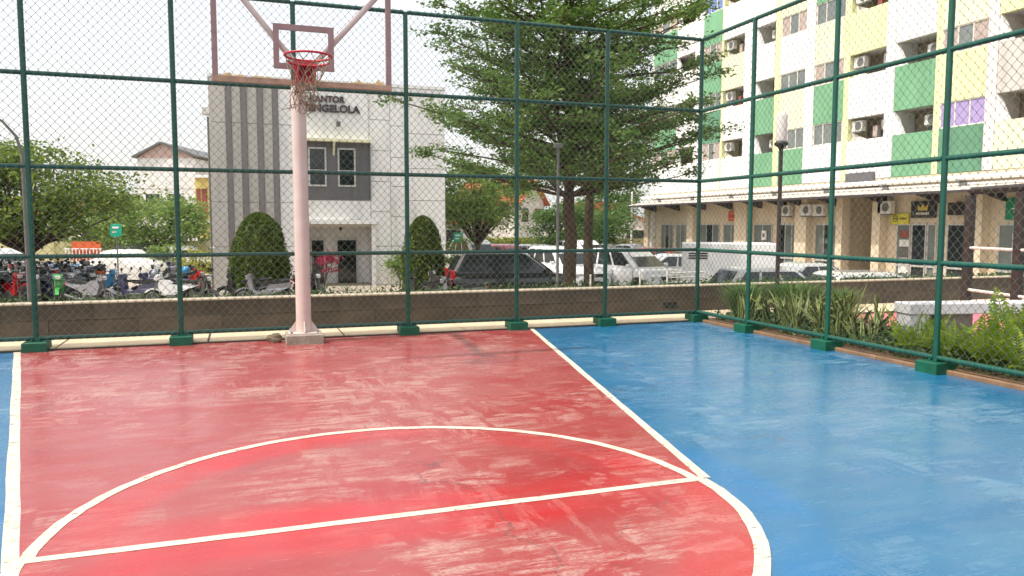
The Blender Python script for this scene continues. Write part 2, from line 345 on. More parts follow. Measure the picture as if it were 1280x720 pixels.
def arcline(name, a0, a1, r0, r1, z):
    N = 60; mb = MB(); V = []
    for i in range(N+1):
        a = a0+(a1-a0)*i/N; j = random.uniform(-.004, .004)
        V += [(CX+(r0+j)*math.cos(a), FY+(r0+j)*math.sin(a), z), (CX+(r1+j)*math.cos(a), FY+(r1+j)*math.sin(a), z)]
    mb.add(V, [(2*i, 2*i+1, 2*i+3, 2*i+2) for i in range(N)]); return tag(mb.build(name, 'line_paint'), kind='structure')
arcline('free_throw_arc', R(0), R(180), 1.745, 1.81, .0066); arcline('key_arc', R(180.5), R(359.5), 1.775, 1.85, .0066)
# paving slabs of the walk behind the fence
pv = tag(MB().box((-14, -.02, .013), (13, 1.1, .018)).build('pavement', 'joint'), kind='structure')
for k in range(16):
    x0 = -14.35+k*1.75; dz = random.uniform(-.003, .004)
    MB().box((x0+.012, .015, .015), (x0+1.738, 1.095, .032+dz), .004).build('paving_slab', 'paving', pv)

# ------------------------------------------------------------------ low stone wall
WY = 1.1
wall = tag(MB().box((-16, WY+.028, LOT), (30, WY+.22, .462)).build('stone_wall', 'wall_stone'), 'long low brown stone clad wall behind the green fence', 'wall')
tl = {}; tmats = ['wall_stone', 'wall_stone_light', 'wall_stone_dark']; rt = random.Random(3)
for row, (z0, z1) in enumerate(((.034, .245), (.2475, .461))):
    x = -16.+row*.55
    while x < 22:
        L_ = 1.1; key = (row, rt.choice((0, 0, 1, 2)))
        if key not in tl: tl[key] = MB().box((.002, 0, z0), (L_-.002, .03, z1), .003).mesh('tile', tmats[key[1]])
        ob('tile', tl[key], wall, (x, WY+random.uniform(-.002, .002), 0)); x += L_
MB().box((-16, WY-.012, .463), (30, WY+.24, .487), .005).build('coping', 'wall_cap', wall)
MB().box((.02, WY-.006, .09), (.30, WY-.0025, .20)).build('drain_opening', 'black', wall)

# ------------------------------------------------------------------ chain-link fences
def chainlink(L_, H_, W_=.1, D_=.11, r=.0024):
    """zigzag wires hooked into one another"""
    nw = int(round(L_/(W_/2))); W2 = L_/nw; nz = int(round(H_/(D_/2))); h = H_/nz
    V = []; F = []; off = np.array([(r*1.35, 0, 0), (0, r, 0), (-r*1.35, 0, 0), (0, -r, 0)])
    for k in range(nw):
        i = np.arange(nz+1); side = (i+k) % 2
        u = np.where(side == 1, (k+1)*W2+.0035, k*W2-.0035); y = np.where(side == 1, .0022, -.0022); z = i*h
        P = np.stack([u, y, z], 1)+rng.normal(size=(nz+1, 3))*np.array([.0022, .001, .0022])
        ring = (P[:, None, :]+off[None]).reshape(-1, 3); o = len(V)*4*(nz+1)
        V.append(ring); b = np.arange(nz)*4+o
        for j in range(4):
            F.append(np.stack([b+j, b+(j+1) % 4, b+4+(j+1) % 4, b+4+j], 1))
    return np.concatenate(V), np.concatenate(F)
RZ = [.158, 1.156, 2.242, 3.344, 4.444]
def lacing(L_, r=.031):
    turns = L_/.075; n = int(turns*6); pts = [(L_*i/n, r*math.cos(2*math.pi*i/6), r*math.sin(2*math.pi*i/6)) for i in range(n+1)]
    return MB().tube(pts, .0024, 3, False).mesh('lacing_wire', 'wire')
def fence(name, label, pts, skip_first=False):
    root = empty(name, (*pts[0], 0), 0, label, 'fence')
    O = Vector(pts[0])
    for i, p in enumerate(pts):
        q = Vector(p)-O; last = pts[i-1] if i == len(pts)-1 else pts[i+1]
        if not (skip_first and i == 0):
            po = MB().tube([(q.x, q.y, .115), (q.x, q.y, RZ[-1]+.005)], .0325, 12).build('post', 'fence_green', root)
            MB().box((q.x-.055, q.y-.055, .122), (q.x+.055, q.y+.055, .13)).build('base_plate', 'fence_green', po)
            for sx, sy in ((-1, -1), (1, -1), (-1, 1), (1, 1)):
                MB().lathe([(0, .148), (.009, .148), (.011, .146), (.011, .13)], (q.x+sx*.04, q.y+sy*.04, 0), n=6).build('bolt', 'fence_green', po)
            MB().box((q.x-.135, q.y-.135, -.02), (q.x+.135, q.y+.135, .121), .008).build('base_block', 'block_green', root)
        if i < len(pts)-1:
            b = Vector(pts[i+1])-O; d = b-q; L_ = d.length; ang = math.atan2(d.y, d.x); g = .026
            rm = MB().tube([(g, 0, 0), (L_-g, 0, 0)], .0275, 10).mesh('rail', 'fence_green'); lm = lacing(L_-.08)
            for z in RZ:
                r_ = ob('rail', rm, root, (q.x, q.y, z), ang); ob('lacing_wire', lm, r_, (.04, 0, 0))
            V, F = chainlink(L_-.03, RZ[-1]-RZ[0]+.05)
            m_ = np_mesh('wire_mesh', V, F, 'wire', True); o = ob('wire_mesh', m_, root, (q.x+d.x/L_*.015, q.y+d.y/L_*.015, RZ[0]-.015), ang)
            o.location += Vector((math.sin(ang), -math.cos(ang), 0))*(-.034)
    return root
BX = [1.55*v for v in (0, 1.0575, 1.9904, 3.0386, 4.0, 4.9468, 6.0, 7.0, 8.0)]
fence('chain_link_fence', 'tall dark green chain link fence standing parallel to the stone wall', [(-v, 0) for v in BX])
SY = [1.55*v for v in (0, .8596, 1.9073, 2.9493, 4.0, 5.05)]
fence('chain_link_fence', 'tall green chain link fence beside the planting bed with ferns', [(0, -v) for v in SY], True)

# ------------------------------------------------------------------ basketball hoop
hp = empty('basketball_hoop', (-6.16, -.30, 0), 0, 'basketball hoop on pale pink pole with open backboard frame and torn net', 'hoop')
def hb(mb, name, m, par=None):
    o = mb.build(name, m, par or hp)
    if par is None or par == hp: o.location = (6.16, .30, 0)
    return o
hx, hy = -6.16, -.30
MB_ = MB().tube([(hx, hy, .14), (hx-.0, hy, 1.6), (hx-.01, hy, 3.32)], [.098, .095, .09], 20); hb(MB_, 'pole', 'pole_paint')
bl = hb(MB().box((hx-.23, hy-.23, -.01), (hx+.23, hy+.23, .13), .012), 'base_block', 'concrete')
hb(MB().box((hx-.2, hy-.2, .131), (hx+.2, hy+.2, .145)), 'base_plate', 'pole_paint')
for a in range(4):
    ca, sa = math.cos(a*math.pi/2), math.sin(a*math.pi/2); mb = MB()
    t_ = .007; P = [(.09, .146), (.185, .146), (.185, .165), (.1, .285), (.09, .285)]
    V = [(hx+ca*u-sa*s_*t_, hy+sa*u+ca*s_*t_, v) for s_ in (-1, 1) for u, v in P]
    mb.add(V, [(0, 1, 2, 3, 4), (9, 8, 7, 6, 5)]+[(i, (i+1) % 5, 5+(i+1) % 5, 5+i) for i in range(5)]); hb(mb, 'gusset', 'pole_paint')
for sx in (-1, 1):
    for sy in (-1, 1): hb(MB().lathe([(0, .17), (.014, .17), (.016, .146)], (hx+sx*.165, hy+sy*.165, 0), n=6), 'bolt', 'metal_grey')
YB = -2.2; bx0, bx1, bz0, bz1 = -7.137, -5.317, 3.0, 4.05
hb(MB().tube([(hx-.01, hy+.05, 3.25), (hx-.03, -1.2, 3.2), (-6.225, YB+.06, 3.13)], .06, 12), 'arm', 'pole_paint')
for sx, xe in ((-1, -6.98), (1, -5.42)): hb(MB().tube([(-6.225, YB+.07, 3.13), (xe, YB+.05, 4.04)], .031, 10), 'strut', 'pole_paint')
t_ = .055
fr = hb(MB().box((bx0, YB-.025, bz0+t_), (bx0+.055, YB+.025, bz1)), 'board_frame_side', 'frame_paint')
hb(MB().box((bx1-.055, YB-.025, bz0+t_), (bx1, YB+.025, bz1)), 'board_frame_side', 'frame_paint')
hb(MB().box((bx0-.003, YB-.028, bz0), (bx1+.003, YB+.028, bz0+t_)), 'board_frame_bottom', 'frame_rust')
hb(MB().box((bx0-.003, YB-.028, bz1+.001), (bx1+.003, YB+.028, bz1+t_)), 'board_frame_top', 'frame_paint')
ix0, ix1, iz0, iz1 = -6.54, -5.925, 3.165, 3.62; t2 = .058
hb(MB().box((ix0, YB-.022, iz0), (ix0+t2, YB+.012, iz1)).box((ix1-t2, YB-.022, iz0), (ix1, YB+.012, iz1)).box((ix0+t2, YB-.021, iz0), (ix1-t2, YB+.011, iz0+t2)).box((ix0+t2, YB-.021, iz1-t2), (ix1-t2, YB+.011, iz1)), 'target_frame', 'frame_paint')
hb(MB().box((-6.25, YB+.012, bz0+t_), (-6.20, YB+.024, iz0+.02)), 'mounting_bar', 'frame_paint')
for x0, x1, s_ in ((-7.07, -6.84, .05), (-6.75, -6.55, .02), (-5.75, -5.4, .045)):     # broken remains of the clear board
    mb = MB(); n = 12; xs = np.linspace(x0, x1, n); zs = bz0+t_+np.abs(rng.normal(size=n))*s_*.6+.004
    for i in range(n-1): mb.add([(xs[i], YB-.004, bz0+t_), (xs[i+1], YB-.004, bz0+t_), (xs[i+1], YB-.004, zs[i+1]), (xs[i], YB-.004, zs[i]), (xs[i], YB+.004, bz0+t_), (xs[i+1], YB+.004, bz0+t_), (xs[i+1], YB+.004, zs[i+1]), (xs[i], YB+.004, zs[i])], [(0, 1, 2, 3), (7, 6, 5, 4), (3, 2, 6, 7)])
    hb(mb, 'broken_board_edge', 'acrylic')
rc = (-6.225, -2.62); rz_ = 3.225
hb(MB().ring((*rc, rz_), .228, .0115, n=40, m=8), 'rim', 'rim_red')
hb(MB().ring((*rc, rz_-.055), .2, .012, n=24, arc=(R(10), R(170))), 'rim_brace', 'rim_red')
hb(MB().box((-6.34, YB-.05, 3.02), (-6.115, YB-.029, 3.245)).box((-6.30, -2.41, 3.19), (-6.15, YB-.05, 3.225)).prism([(-2.40, 3.2), (YB-.05, 3.2), (YB-.05, 3.06)], 'x', -6.30, -6.292).prism([(-2.40, 3.2), (YB-.05, 3.2), (YB-.05, 3.06)], 'x', -6.158, -6.15), 'rim_bracket', 'rim_red')
nb = MB(); NS = 12; prof = [(.225, 0), (.205, -.07), (.175, -.14), (.145, -.21), (.12, -.28), (.115, -.36), (.12, -.44), (.11, -.50)]
for s_ in (1, -1):
    for k in range(NS):
        if random.random() < .08: continue
        pts = []
        for j, (r_, dz) in enumerate(prof[:(8 if random.random() < .6 else 6)]):
            a = 2*math.pi*(k+s_*j*.5)/NS; e = .004+.014*max(0, j-3)
            pts.append((rc[0]+r_*math.cos(a)+random.gauss(0, e)-.012*j*.6, rc[1]+r_*math.sin(a)+random.gauss(0, e), rz_+dz+random.gauss(0, e*.8)))
        nb.tube(pts, .0042, 4, False)
for k in range(34):                                                                    # tangled loose ends
    a = random.uniform(0, 2*math.pi); r_ = random.uniform(.03, .13); p = Vector((rc[0]-.03+r_*math.cos(a), rc[1]+r_*math.sin(a), rz_+random.uniform(-.5, -.24))); pts = [p]
    for j in range(5): p = p+Vector((random.gauss(0, .028), random.gauss(0, .028), random.gauss(-.004, .026))); pts.append(p)
    nb.tube(pts, .0042, 4, False)
hb(nb, 'net', 'net')
def blob(name, c, s, m, seed, n=10):
    r0 = random.Random(seed); mb = MB(); V = []; F = []; K = 7
    for i in range(K+1):
        th = math.pi*i/K
        for j in range(n):
            a = 2*math.pi*j/n; rr = 1+r0.uniform(-.16, .16); V.append((c[0]+s[0]*rr*math.sin(th)*math.cos(a), c[1]+s[1]*rr*math.sin(th)*math.sin(a), c[2]+s[2]*(1 if i in (0, K) else rr)*math.cos(th)))
    for i in range(K):
        for j in range(n): F.append((i*n+j, (i+1)*n+j, (i+1)*n+(j+1) % n, i*n+(j+1) % n))
    mb.add(V, F); return mb.build(name, m)
tag(blob('rock', (-6.52, -.2, .055), (.085, .08, .07), 'rock', 3), 'rough brown rock lying beside the pole base', 'rock')
tag(blob('rock', (-6.58, -.06, .04), (.05, .05, .05), 'rock', 5), 'small brown stone behind the rock at the pole base', 'rock')

# ------------------------------------------------------------------ office building (facade in the plane y = 23)
FYO = 23.
of = empty('office_building', (-3.2, FYO, LOT), 0, 'white two storey office with dark window box, dark fins and sign letters', 'building')
def op(mb, name, m, par=None):
    o = mb.build(name, m, par or of)
    if par is None: o.location = (3.2, -FYO, -LOT)
    return o
op(MB().box((-8.02, FYO+.06, LOT), (-4.75, 33, 7.45)).box((-4.75, FYO+.06, 1.72), (-1.45, 33, 7.45)).box((-4.75, FYO+1.9, LOT), (-1.45, 33, 1.72)).box((-1.45, FYO+.06, LOT), (1.66, 33, 7.45)), 'wall', 'white_wall')
op(MB().box((-8.1, FYO-.02, 7.45), (1.72, 33.1, 7.58)), 'roof_coping', 'white_wall')
def panels(xs, zs, m, y0=FYO):
    for i in range(len(xs)-1):
        for j in range(len(zs)-1):
            op(MB().box((xs[i]+.015, y0, zs[j]+.015), (xs[i+1]-.015, y0+.058, zs[j+1]-.015), .006), 'panel', m)
zs = [LOT, .62, 2.45, 5.65, 7.44]
for a, b in ((-8.08, -7.43), (-7.22, -6.85), (-6.63, -6.22), (-6.0, -5.62)): panels([a, b], zs, 'beige_panel')
panels([-5.4, -4.64], [LOT, .62, 2.45, 5.65, 7.44], 'white_wall')
for a, b in ((-7.43, -7.22), (-6.85, -6.63), (-6.22, -6.0), (-5.62, -5.4)): op(MB().box((a+.004, FYO-.05, LOT), (b-.004, FYO+.059, 7.40)), 'fin', 'fin_grey')
panels([-4.64, -1.70], [5.15, 7.44], 'white_wall'); panels([-4.64, -1.64], [1.74, 2.58], 'white_wall')
panels([-1.64, -.77], [LOT, .6, 2.1, 3.4, 4.72, 6.03, 7.44], 'white_wall'); panels([-.77, .0], [LOT, .6, 1.9, 3.2, 4.45, 5.8, 7.44], 'white_wall'); panels([.0, 1.68], [LOT, .62, 2.6, 4.0, 5.5, 7.44], 'white_wall')
# window box with overhang, fins and two windows
wb = op(MB().box((-4.66, FYO-.02, 2.60), (-1.69, FYO+.055, 5.02)), 'window_box', 'dark_grey')
op(MB().box((-4.72, FYO-.40, 5.02), (-1.63, FYO+.055, 5.12)), 'window_box_overhang', 'apt_pale')
op(MB().prism([(FYO-.40, 5.02), (FYO-.02, 5.02), (FYO-.02, 4.45)], 'x', -3.22, -3.14), 'window_box_fin', 'apt_pale')
op(MB().box((-1.69, FYO-.10, 2.60), (-1.64, FYO+.055, 5.02)), 'window_box_side', 'dark_grey')
for x0 in (-4.24, -3.02):
    w_ = op(MB().box((x0, FYO-.06, 3.15), (x0+.07, FYO-.021, 4.78)).box((x0+.68, FYO-.06, 3.15), (x0+.75, FYO-.021, 4.78)).box((x0+.07, FYO-.06, 3.15), (x0+.68, FYO-.021, 3.22)).box((x0+.07, FYO-.06, 4.71), (x0+.68, FYO-.021, 4.78)), 'window', 'alu')
    MB().box((x0+.07, FYO-.035, 3.22), (x0+.68, FYO-.022, 4.71)).build('pane', 'glass', w_)
    MB().box((x0+.07, FYO-.045, 3.82), (x0+.68, FYO-.036, 3.85)).build('glazing_bar', 'alu', w_)
# porch, doors
op(MB().box((-4.74, FYO-.22, 1.56), (-1.38, FYO+.05, 1.73), .01), 'porch_lintel', 'white_wall')
op(MB().box((-4.75, FYO+.07, 1.45), (-1.45, FYO+1.9, 1.719)), 'porch_ceiling', 'porch')
op(MB().box((-1.62, FYO-.12, LOT), (-1.47, FYO+.04, 1.56)), 'porch_column', 'white_wall')
op(MB().box((-2.98, FYO+.1, 1.3), (-2.86, FYO+.2, 1.44)), 'porch_lamp', 'black')
for x0, x1 in ((-4.72, -4.16), (-4.08, -3.42), (-2.95, -1.98)):
    y_ = FYO+1.84; d_ = op(MB().box((x0, y_-.05, LOT), (x0+.07, y_+.05, .92)).box((x1-.07, y_-.05, LOT), (x1, y_+.05, .92)).box((x0+.07, y_-.05, .84), (x1-.07, y_+.05, .92)), 'door', 'alu')
    MB().box((x0+.07, y_-.01, LOT), (x1-.07, y_+.02, .84)).build('pane', 'glass', d_); MB().box((x0+.1, y_-.05, -.2), (x0+.13, y_-.02, .1)).build('handle', 'alu', d_)
# lettering
def letters(text, x0, x1, z, h, y, par, m, rot=None):
    cu = bpy.data.curves.new('txt', 'FONT'); cu.body = text; cu.size = 1; cu.extrude = .04; cu.offset = .03; o = bpy.data.objects.new('txt', cu); C.objects.link(o)
    dg = bpy.context.evaluated_depsgraph_get(); me = bpy.data.meshes.new_from_object(o.evaluated_get(dg)); bpy.data.objects.remove(o)
    xs = [v.co.x for v in me.vertices]; zs_ = [v.co.y for v in me.vertices]; sx = (x1-x0)/(max(xs)-min(xs)); sz = h/(max(zs_)-min(zs_)); mx, mz = min(xs), min(zs_)
    for v in me.vertices:
        u, w2, t2_ = (v.co.x-mx)*sx, (v.co.y-mz)*sz, v.co.z
        v.co = (x0+u, y-t2_, z+w2) if rot is None else (y-t2_*.5, x0-u*rot, z+w2)
    me.materials.append(MATS[m]); o = ob('lettering', me, par); return o
lt = [letters('KANTOR', -4.12, -2.68, 6.66, .27, FYO-.05, of, 'letter'), letters('PENGELOLA', -4.40, -2.05, 6.25, .32, FYO-.05, of, 'letter')]
for o in lt: o.location = (3.2, -FYO, -LOT)
op(MB().tube([(-3.02, FYO, 5.95), (-3.0, FYO-.25, 5.85)], .03, 6).box((-3.08, FYO-.42, 5.65), (-2.92, FYO-.18, 5.85), .02), 'floodlight', 'metal_grey')
op(MB().box((-8.34, FYO+.3, 6.0), (-8.03, FYO+.9, 6.3), .02), 'wall_camera', 'ac_white'); op(MB().tube([(-8.12, FYO+.4, LOT), (-8.12, FYO+.4, 5.9)], .04, 6), 'downpipe', 'metal_grey')

# ------------------------------------------------------------------ apartment block (facade in the plane x = 19.6)
XB = 19.6; FH = 2.87; NF = 6; Z0 = 3.72
ap = empty('apartment_block', (XB, 20, LOT), 0, 'long apartment block with white, green and yellow panels above ground floor shops', 'building')
def app(mb, name, m, par=None):
    o = mb.build(name, m, par or ap)
    if par is None: o.location = (-XB, -20, -LOT)
    return o
cols = [(36.4, 33.41, 'w'), (33.41, 31.25, 'b'), (31.25, 30.36, 'p'), (30.36, 28.51, 'w'), (28.51, 28.35, 's'), (28.35, 26.28, 'a'), (26.28, 25.34, 'p'), (25.34, 23.71, 'b'), (23.71, 23.25, 's'), (23.25, 21.29, 'w'), (21.29, 20.66, 'p'), (20.66, 18.71, 'w'), (18.71, 18.36, 's'), (18.36, 16.17, 'a'), (16.17, 15.68, 'p'), (15.68, 13.66, 'b'), (13.66, 13.35, 's'), (13.35, 11.31, 'w'), (11.31, 10.88, 'p'), (10.88, 8.85, 'b'), (8.85, 8.5, 's'), (8.5, 6.5, 'w'), (6.5, 6.0, 'p')]
G, G2, Wt, Y, PY, GR, CR = 'apt_green', 'apt_green2', 'apt_white', 'apt_yellow', 'apt_pale', 'apt_grey', 'apt_pale'
pan = {0: [Wt, G, Wt, G, Wt, G], 1: [Wt]*6, 3: [Wt, G2, G, G, PY, Wt], 5: [Wt, Wt, PY, Wt, Wt, G], 7: [G, G, Wt, Wt, G, G], 9: [G, PY, Wt, PY, Wt, G], 11: [Wt, G, PY, G, Wt, PY], 13: [Wt, Wt, Y, Wt, G, Wt], 15: [G, G, Wt, PY, G, Wt], 17: [G2, Y, PY, Wt, G, G], 19: [CR, GR, Y, Wt, G, Wt], 21: [G, Wt, Y, G, Wt, Wt]}
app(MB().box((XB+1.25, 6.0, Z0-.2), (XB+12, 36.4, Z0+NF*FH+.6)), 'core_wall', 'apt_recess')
app(MB().box((XB+.3, 5.98, Z0+NF*FH), (XB+12, 36.42, Z0+NF*FH+.7)), 'roof_parapet', 'apt_white')
app(MB().box((XB+.02, 36.4, LOT), (XB+12, 36.6, Z0+NF*FH+.7)), 'end_wall', 'apt_white'); app(MB().box((XB+.02, 5.8, LOT), (XB+12, 6.0, Z0+NF*FH+.7)), 'end_wall', 'apt_white')
for f in range(NF+1):
    z = Z0+f*FH; app(MB().box((XB+.22, 6.001, z-.12), (XB+1.26, 36.399, z+.02)), 'floor_slab', 'apt_white')
def ac_unit(x, y, z, par, ly=.62, lz=.48):
    a = app(MB().box((x, y-ly/2, z), (x+.25, y+ly/2, z+lz), .02), 'air_conditioner', 'ac_white')
    MB().lathe([(0, -.006), (.17, -.006), (.19, -.012), (.19, .01)], (XB*0+x-.004, y-.08, z+lz/2), 'x', 14).build('fan_grille', 'metal_grey', a)
    MB().box((x+.02, y-ly/2+.05, z-.06), (x+.24, y+ly/2-.05, z-.001)).build('bracket', 'metal_grey', a)
def win(x, ya, yb, z0, z1, n, mp, name='window', fm='alu'):
    """framed window in a plane of constant x, ya > yb"""
    t = .05; mb = MB().box((x-.03, yb, z0), (x+.05, ya, z0+t)).box((x-.03, yb, z1-t), (x+.05, ya, z1))
    step = (ya-yb-t)/n
    for i in range(n+1): mb.box((x-.03, yb+i*step, z0+t), (x+.05, yb+i*step+t, z1-t))
    w_ = app(mb, name, fm)
    for i in range(n): MB().box((x+.0, yb+i*step+t, z0+t), (x+.02, yb+(i+1)*step, z1-t)).build('pane', mp if not isinstance(mp, (list, tuple)) else mp[i % len(mp)], w_)
    return w_
rp = random.Random(11)
for ci, (ya, yb, ty) in enumerate(cols):
    if ty == 'p': app(MB().box((XB-.04, yb, Z0-.1), (XB+1.2, ya, Z0+NF*FH+.5)), 'pillar', 'apt_pillar' if ci == 18 else 'apt_white'); continue
    if ty == 's': app(MB().box((XB+.02, yb, Z0-.1), (XB+1.2, ya, Z0+NF*FH+.5)), 'colour_strip', 'apt_yellow'); continue
    for f in range(NF):
        z = Z0+f*FH; zs0, zs1 = z+1.68, z+2.70; m = pan[ci][f]
        app(MB().box((XB, yb+.003, z+(-.1 if f == 0 else -.17)), (XB+.2, ya-.003, zs0)), 'panel', m)
        if ty == 'w':
            mp = ['curtain', 'glass_grey', 'curtain'] if rp.random() < .7 else 'glass_grey'
            if ci == 17 and f == 0: mp = 'curtain_purple'
            if ci == 3 and f == 3: mp = 'curtain_blue'
            if ci == 11 and f == 0: mp = 'glass_grey'
            win(XB+.06, ya-.004, yb+.004, zs0, zs1, 3, mp, fm='rail_white')
        else:
            back = XB+1.22; mid = (ya+yb)/2
            win(back, mid+.35, yb+.12, zs0-.7 if ty == 'b' else zs0+.05, zs1-.05, 2, ['glass', 'glass_grey'], 'window')
            app(MB().box((XB+.2, yb+.003, zs1), (XB+.24, ya-.003, z+FH-.12)), 'lintel', 'apt_white')
            if ty == 'b':
                app(MB().prism([(ya-.002, zs1), (ya-.002, zs0), (ya-.5, zs0)], 'x', XB+.01, XB+.21), 'slanted_side', 'apt_white')
                if rp.random() < .6: ac_unit(XB+.35, yb+.45, zs0+.28, None, .55, .42)
            else:
                ac_unit(XB+.15, ya-.42, zs0+.42, None)
                app(MB().prism([(ya-.004, zs0), (yb+1.25, zs0), (ya-.004, zs0+.42)], 'x', XB+.3, XB+.36), 'slanted_board', 'apt_pillar')
                if rp.random() < .5: ac_unit(XB+.4, yb+.35, zs0+.4, None, .45, .42)
                if rp.random() < .5: app(MB().box((XB+.3, yb+.7, zs0+.05), (XB+.5, yb+.95, zs0+.6), .05), 'hanging_laundry', rp.choice(['curtain', 'curtain_blue', 'wood_red']))
# shops below
XS = 19.9
app(MB().box((XS, 18.7, LOT), (XB+12, 37.16, 3.6)).box((XS+2.2, 16.5, LOT), (XB+12, 18.7, 3.6)).box((XS, 5.0, LOT), (XB+12, 16.5, 3.6)), 'shop_wall', 'cream')
app(MB().box((XB-.02, 6.0, 3.45), (XB+.35, 37.1, 3.6)), 'band_course', 'cream')
for y0, y1 in ((37.16, 36.6), (31.7, 31.0), (26.7, 25.6), (21.6, 20.75), (18.72, 18.32), (16.5, 16.05), (11.5, 11.1)):
    app(MB().box((XB-.15, y1, LOT), (XS+.02, y0, 2.95)), 'shop_pillar', 'cream')
def shop(ya, yb, n, mp, z1=1.6, z0=LOT+.05): 
    w_ = win(XS-.04, ya, yb, z0, z1, n, mp, 'shop_front', 'alu'); MB().box((XS-.09, yb+.05, -.2), (XS-.071, ya-.05, -.12)).build('push_bar', 'alu', w_); return w_
shop(35.5, 33.9, 3, ['glass_grey', 'glass', 'glass_grey']); shop(33.6, 31.9, 3, 'glass_grey'); shop(30.76, 28.71, 3, ['glass_grey', 'glass']); shop(28.31, 26.75, 2, 'glass_grey')
shop(25.43, 23.85, 2, 'glass_grey'); shop(23.33, 21.71, 3, ['glass_grey', 'glass_grey', 'glass']); shop(20.54, 18.75, 3, ['glass_grey', 'glass', 'glass_grey'])
shop(15.48, 14.75, 1, 'glass_grey'); shop(14.70, 13.95, 1, 'glass'); shop(13.9, 13.45, 1, 'glass_grey'); shop(12.94, 12.03, 1, 'glass'); shop(10.7, 9.5, 2, ['glass_grey', 'glass_grey']); shop(8.8, 6.6, 3, 'glass')
win(XS+2.16, 17.7, 16.6, LOT+.05, 1.5, 1, 'glass_grey', 'back_door', 'metal_grey')
app(MB().box((XS-.15, 22.0, LOT), (XS-.08, 21.6, -.3)), 'teal_board', 'teal')
for k in range(5): app(MB().box((XS-.078, 15.4-k*0-.6, -.5+k*.38), (XS-.074, 15.4-.1, -.2+k*.38)), 'poster', ['ac_white', 'curtain', 'metal_grey', 'ac_white', 'wood_red'][k])
# canopy with brackets, pipes
cn = app(MB().prism([(18.15, 2.80), (18.15, 2.86), (XS-.01, 3.16), (XS-.01, 3.10)], 'y', 5.0, 37.6), 'canopy', 'canopy')
app(MB().box((18.11, 5.0, 2.76), (18.145, 37.6, 2.86)), 'canopy_edge', 'canopy_edge')
for k in range(40): app(MB().prism([(18.15, 2.865), (18.15, 2.885), (XS-.02, 3.175), (XS-.02, 3.155)], 'y', 5.3+k*.8, 5.35+k*.8), 'canopy_rib', 'canopy')
for y in (36.0, 33.0, 30, 27.3, 24.6, 22.6, 21.2, 18.9, 16.0, 13.2, 10.4, 7.6): app(MB().prism([(18.3, 2.79), (XS-.17, 3.07), (XS-.17, 2.45), (XS-.3, 2.45)], 'y', y-.04, y+.04), 'canopy_bracket', 'canopy_edge')
app(MB().tube([(XB-.28, 37.2, 3.38), (XB-.28, 5.2, 3.38)], .11, 10), 'pipe', 'pipe_white'); app(MB().tube([(XB-.22, 37.2, 3.14), (XB-.22, 5.2, 3.14)], .06, 8), 'pipe', 'pipe_white')
for y in (35, 31, 27, 23.2, 19.4, 15.8, 12, 8.4): app(MB().box((XB-.42, y-.07, 3.2), (XB-.002, y+.07, 3.26)).box((XB-.36, y-.3, 3.0), (XB-.1, y-.05, 3.19), .03), 'pipe_bracket', 'metal_grey')
app(MB().box((XB-.12, 16.55, 3.45), (XB-.05, 18.25, 3.92)), 'banner', 'dark_grey'); app(MB().box((XB-.12, 16.6, 2.98), (XB-.05, 18.25, 3.2)), 'banner', 'dark_grey')
for y, z in ((22.4, 2.02), (20.7, 2.02), (19.95, 2.0), (15.85, 2.05)): ac_unit(XS-.45 if y != 20.7 else XS-.6, y, z, None, .72, .55)
app(MB().box((XS-.3, 12.0, 1.95), (XS-.02, 12.75, 2.45), .02), 'loudspeaker_box', 'dark_brown')
def signboard(name, label, cat, y0, y1, z0, z1, m, x=XS-.12):
    s_ = empty(name, (x, (y0+y1)/2, z0), 0, label, cat); o = MB().box((0, -(y0-y1)/2, 0), (.08, (y0-y1)/2, z1-z0), .008).build('board', m, s_); return s_
def sgn(s_, mb, name, m): return mb.build(name, m, s_)
s1 = signboard('shop_sign', 'small red sign above the shop windows', 'sign', 27.75, 27.1, 1.78, 2.35, 'sign_red'); sgn(s1, MB().box((-.006, -.2, .1), (-.001, .2, .16)).box((-.006, -.2, .4), (-.001, .15, .48)), 'print', 'gold')
s2 = signboard('shop_sign', 'yellow sign with dark oval logo beside the black sign', 'sign', 15.78, 14.85, 1.60, 2.05, 'sign_yellow')
sgn(s2, MB().ring((-.005, .2, .23), .13, .018, 'x', 20, 4), 'logo', 'sign_dark'); sgn(s2, MB().box((-.006, .12, .2), (-.001, .28, .26)), 'logo', 'sign_dark')
for k in range(6): sgn(s2, MB().box((-.006, -.02-k*.065-.045, .19), (-.001, -.02-k*.065, .26+(.03 if k % 2 else 0))), 'lettering', 'sign_dark')
s3 = signboard('shop_sign', 'black sign with golden crown emblem over the shop door', 'sign', 14.72, 13.5, 1.86, 2.56, 'sign_dark')
sgn(s3, MB().add([(-.006, .22, .3), (-.006, -.22, .3), (-.006, -.28, .55), (-.006, -.12, .42), (-.006, 0, .6), (-.006, .12, .42), (-.006, .28, .55)], [(0, 1, 2, 3, 4, 5, 6)]), 'crown_emblem', 'gold')
for k in range(8): sgn(s3, MB().box((-.006, .34-k*.085-.055, .13), (-.001, .34-k*.085, .22)), 'lettering', 'rail_white')
s4 = signboard('shop_sign', 'green sign with white star shaped emblem on the shop wall', 'sign', 10.42, 9.5, 1.76, 2.56, 'sign_green')
for k in range(4):
    a = k*math.pi/4; mb = MB(); c_, n_ = math.cos(a), math.sin(a); w_ = .035; r_ = .24 if k % 2 == 0 else .18
    V = [(-.006-k*.001, u*c_-v*n_, .4+u*n_+v*c_) for u, v in ((-r_, -w_*.3), (0, -w_), (r_, -w_*.3), (r_, w_*.3), (0, w_), (-r_, w_*.3))]; mb.add(V, [(0, 1, 2, 3, 4, 5)]); sgn(s4, mb, 'emblem_ray', 'rail_white')
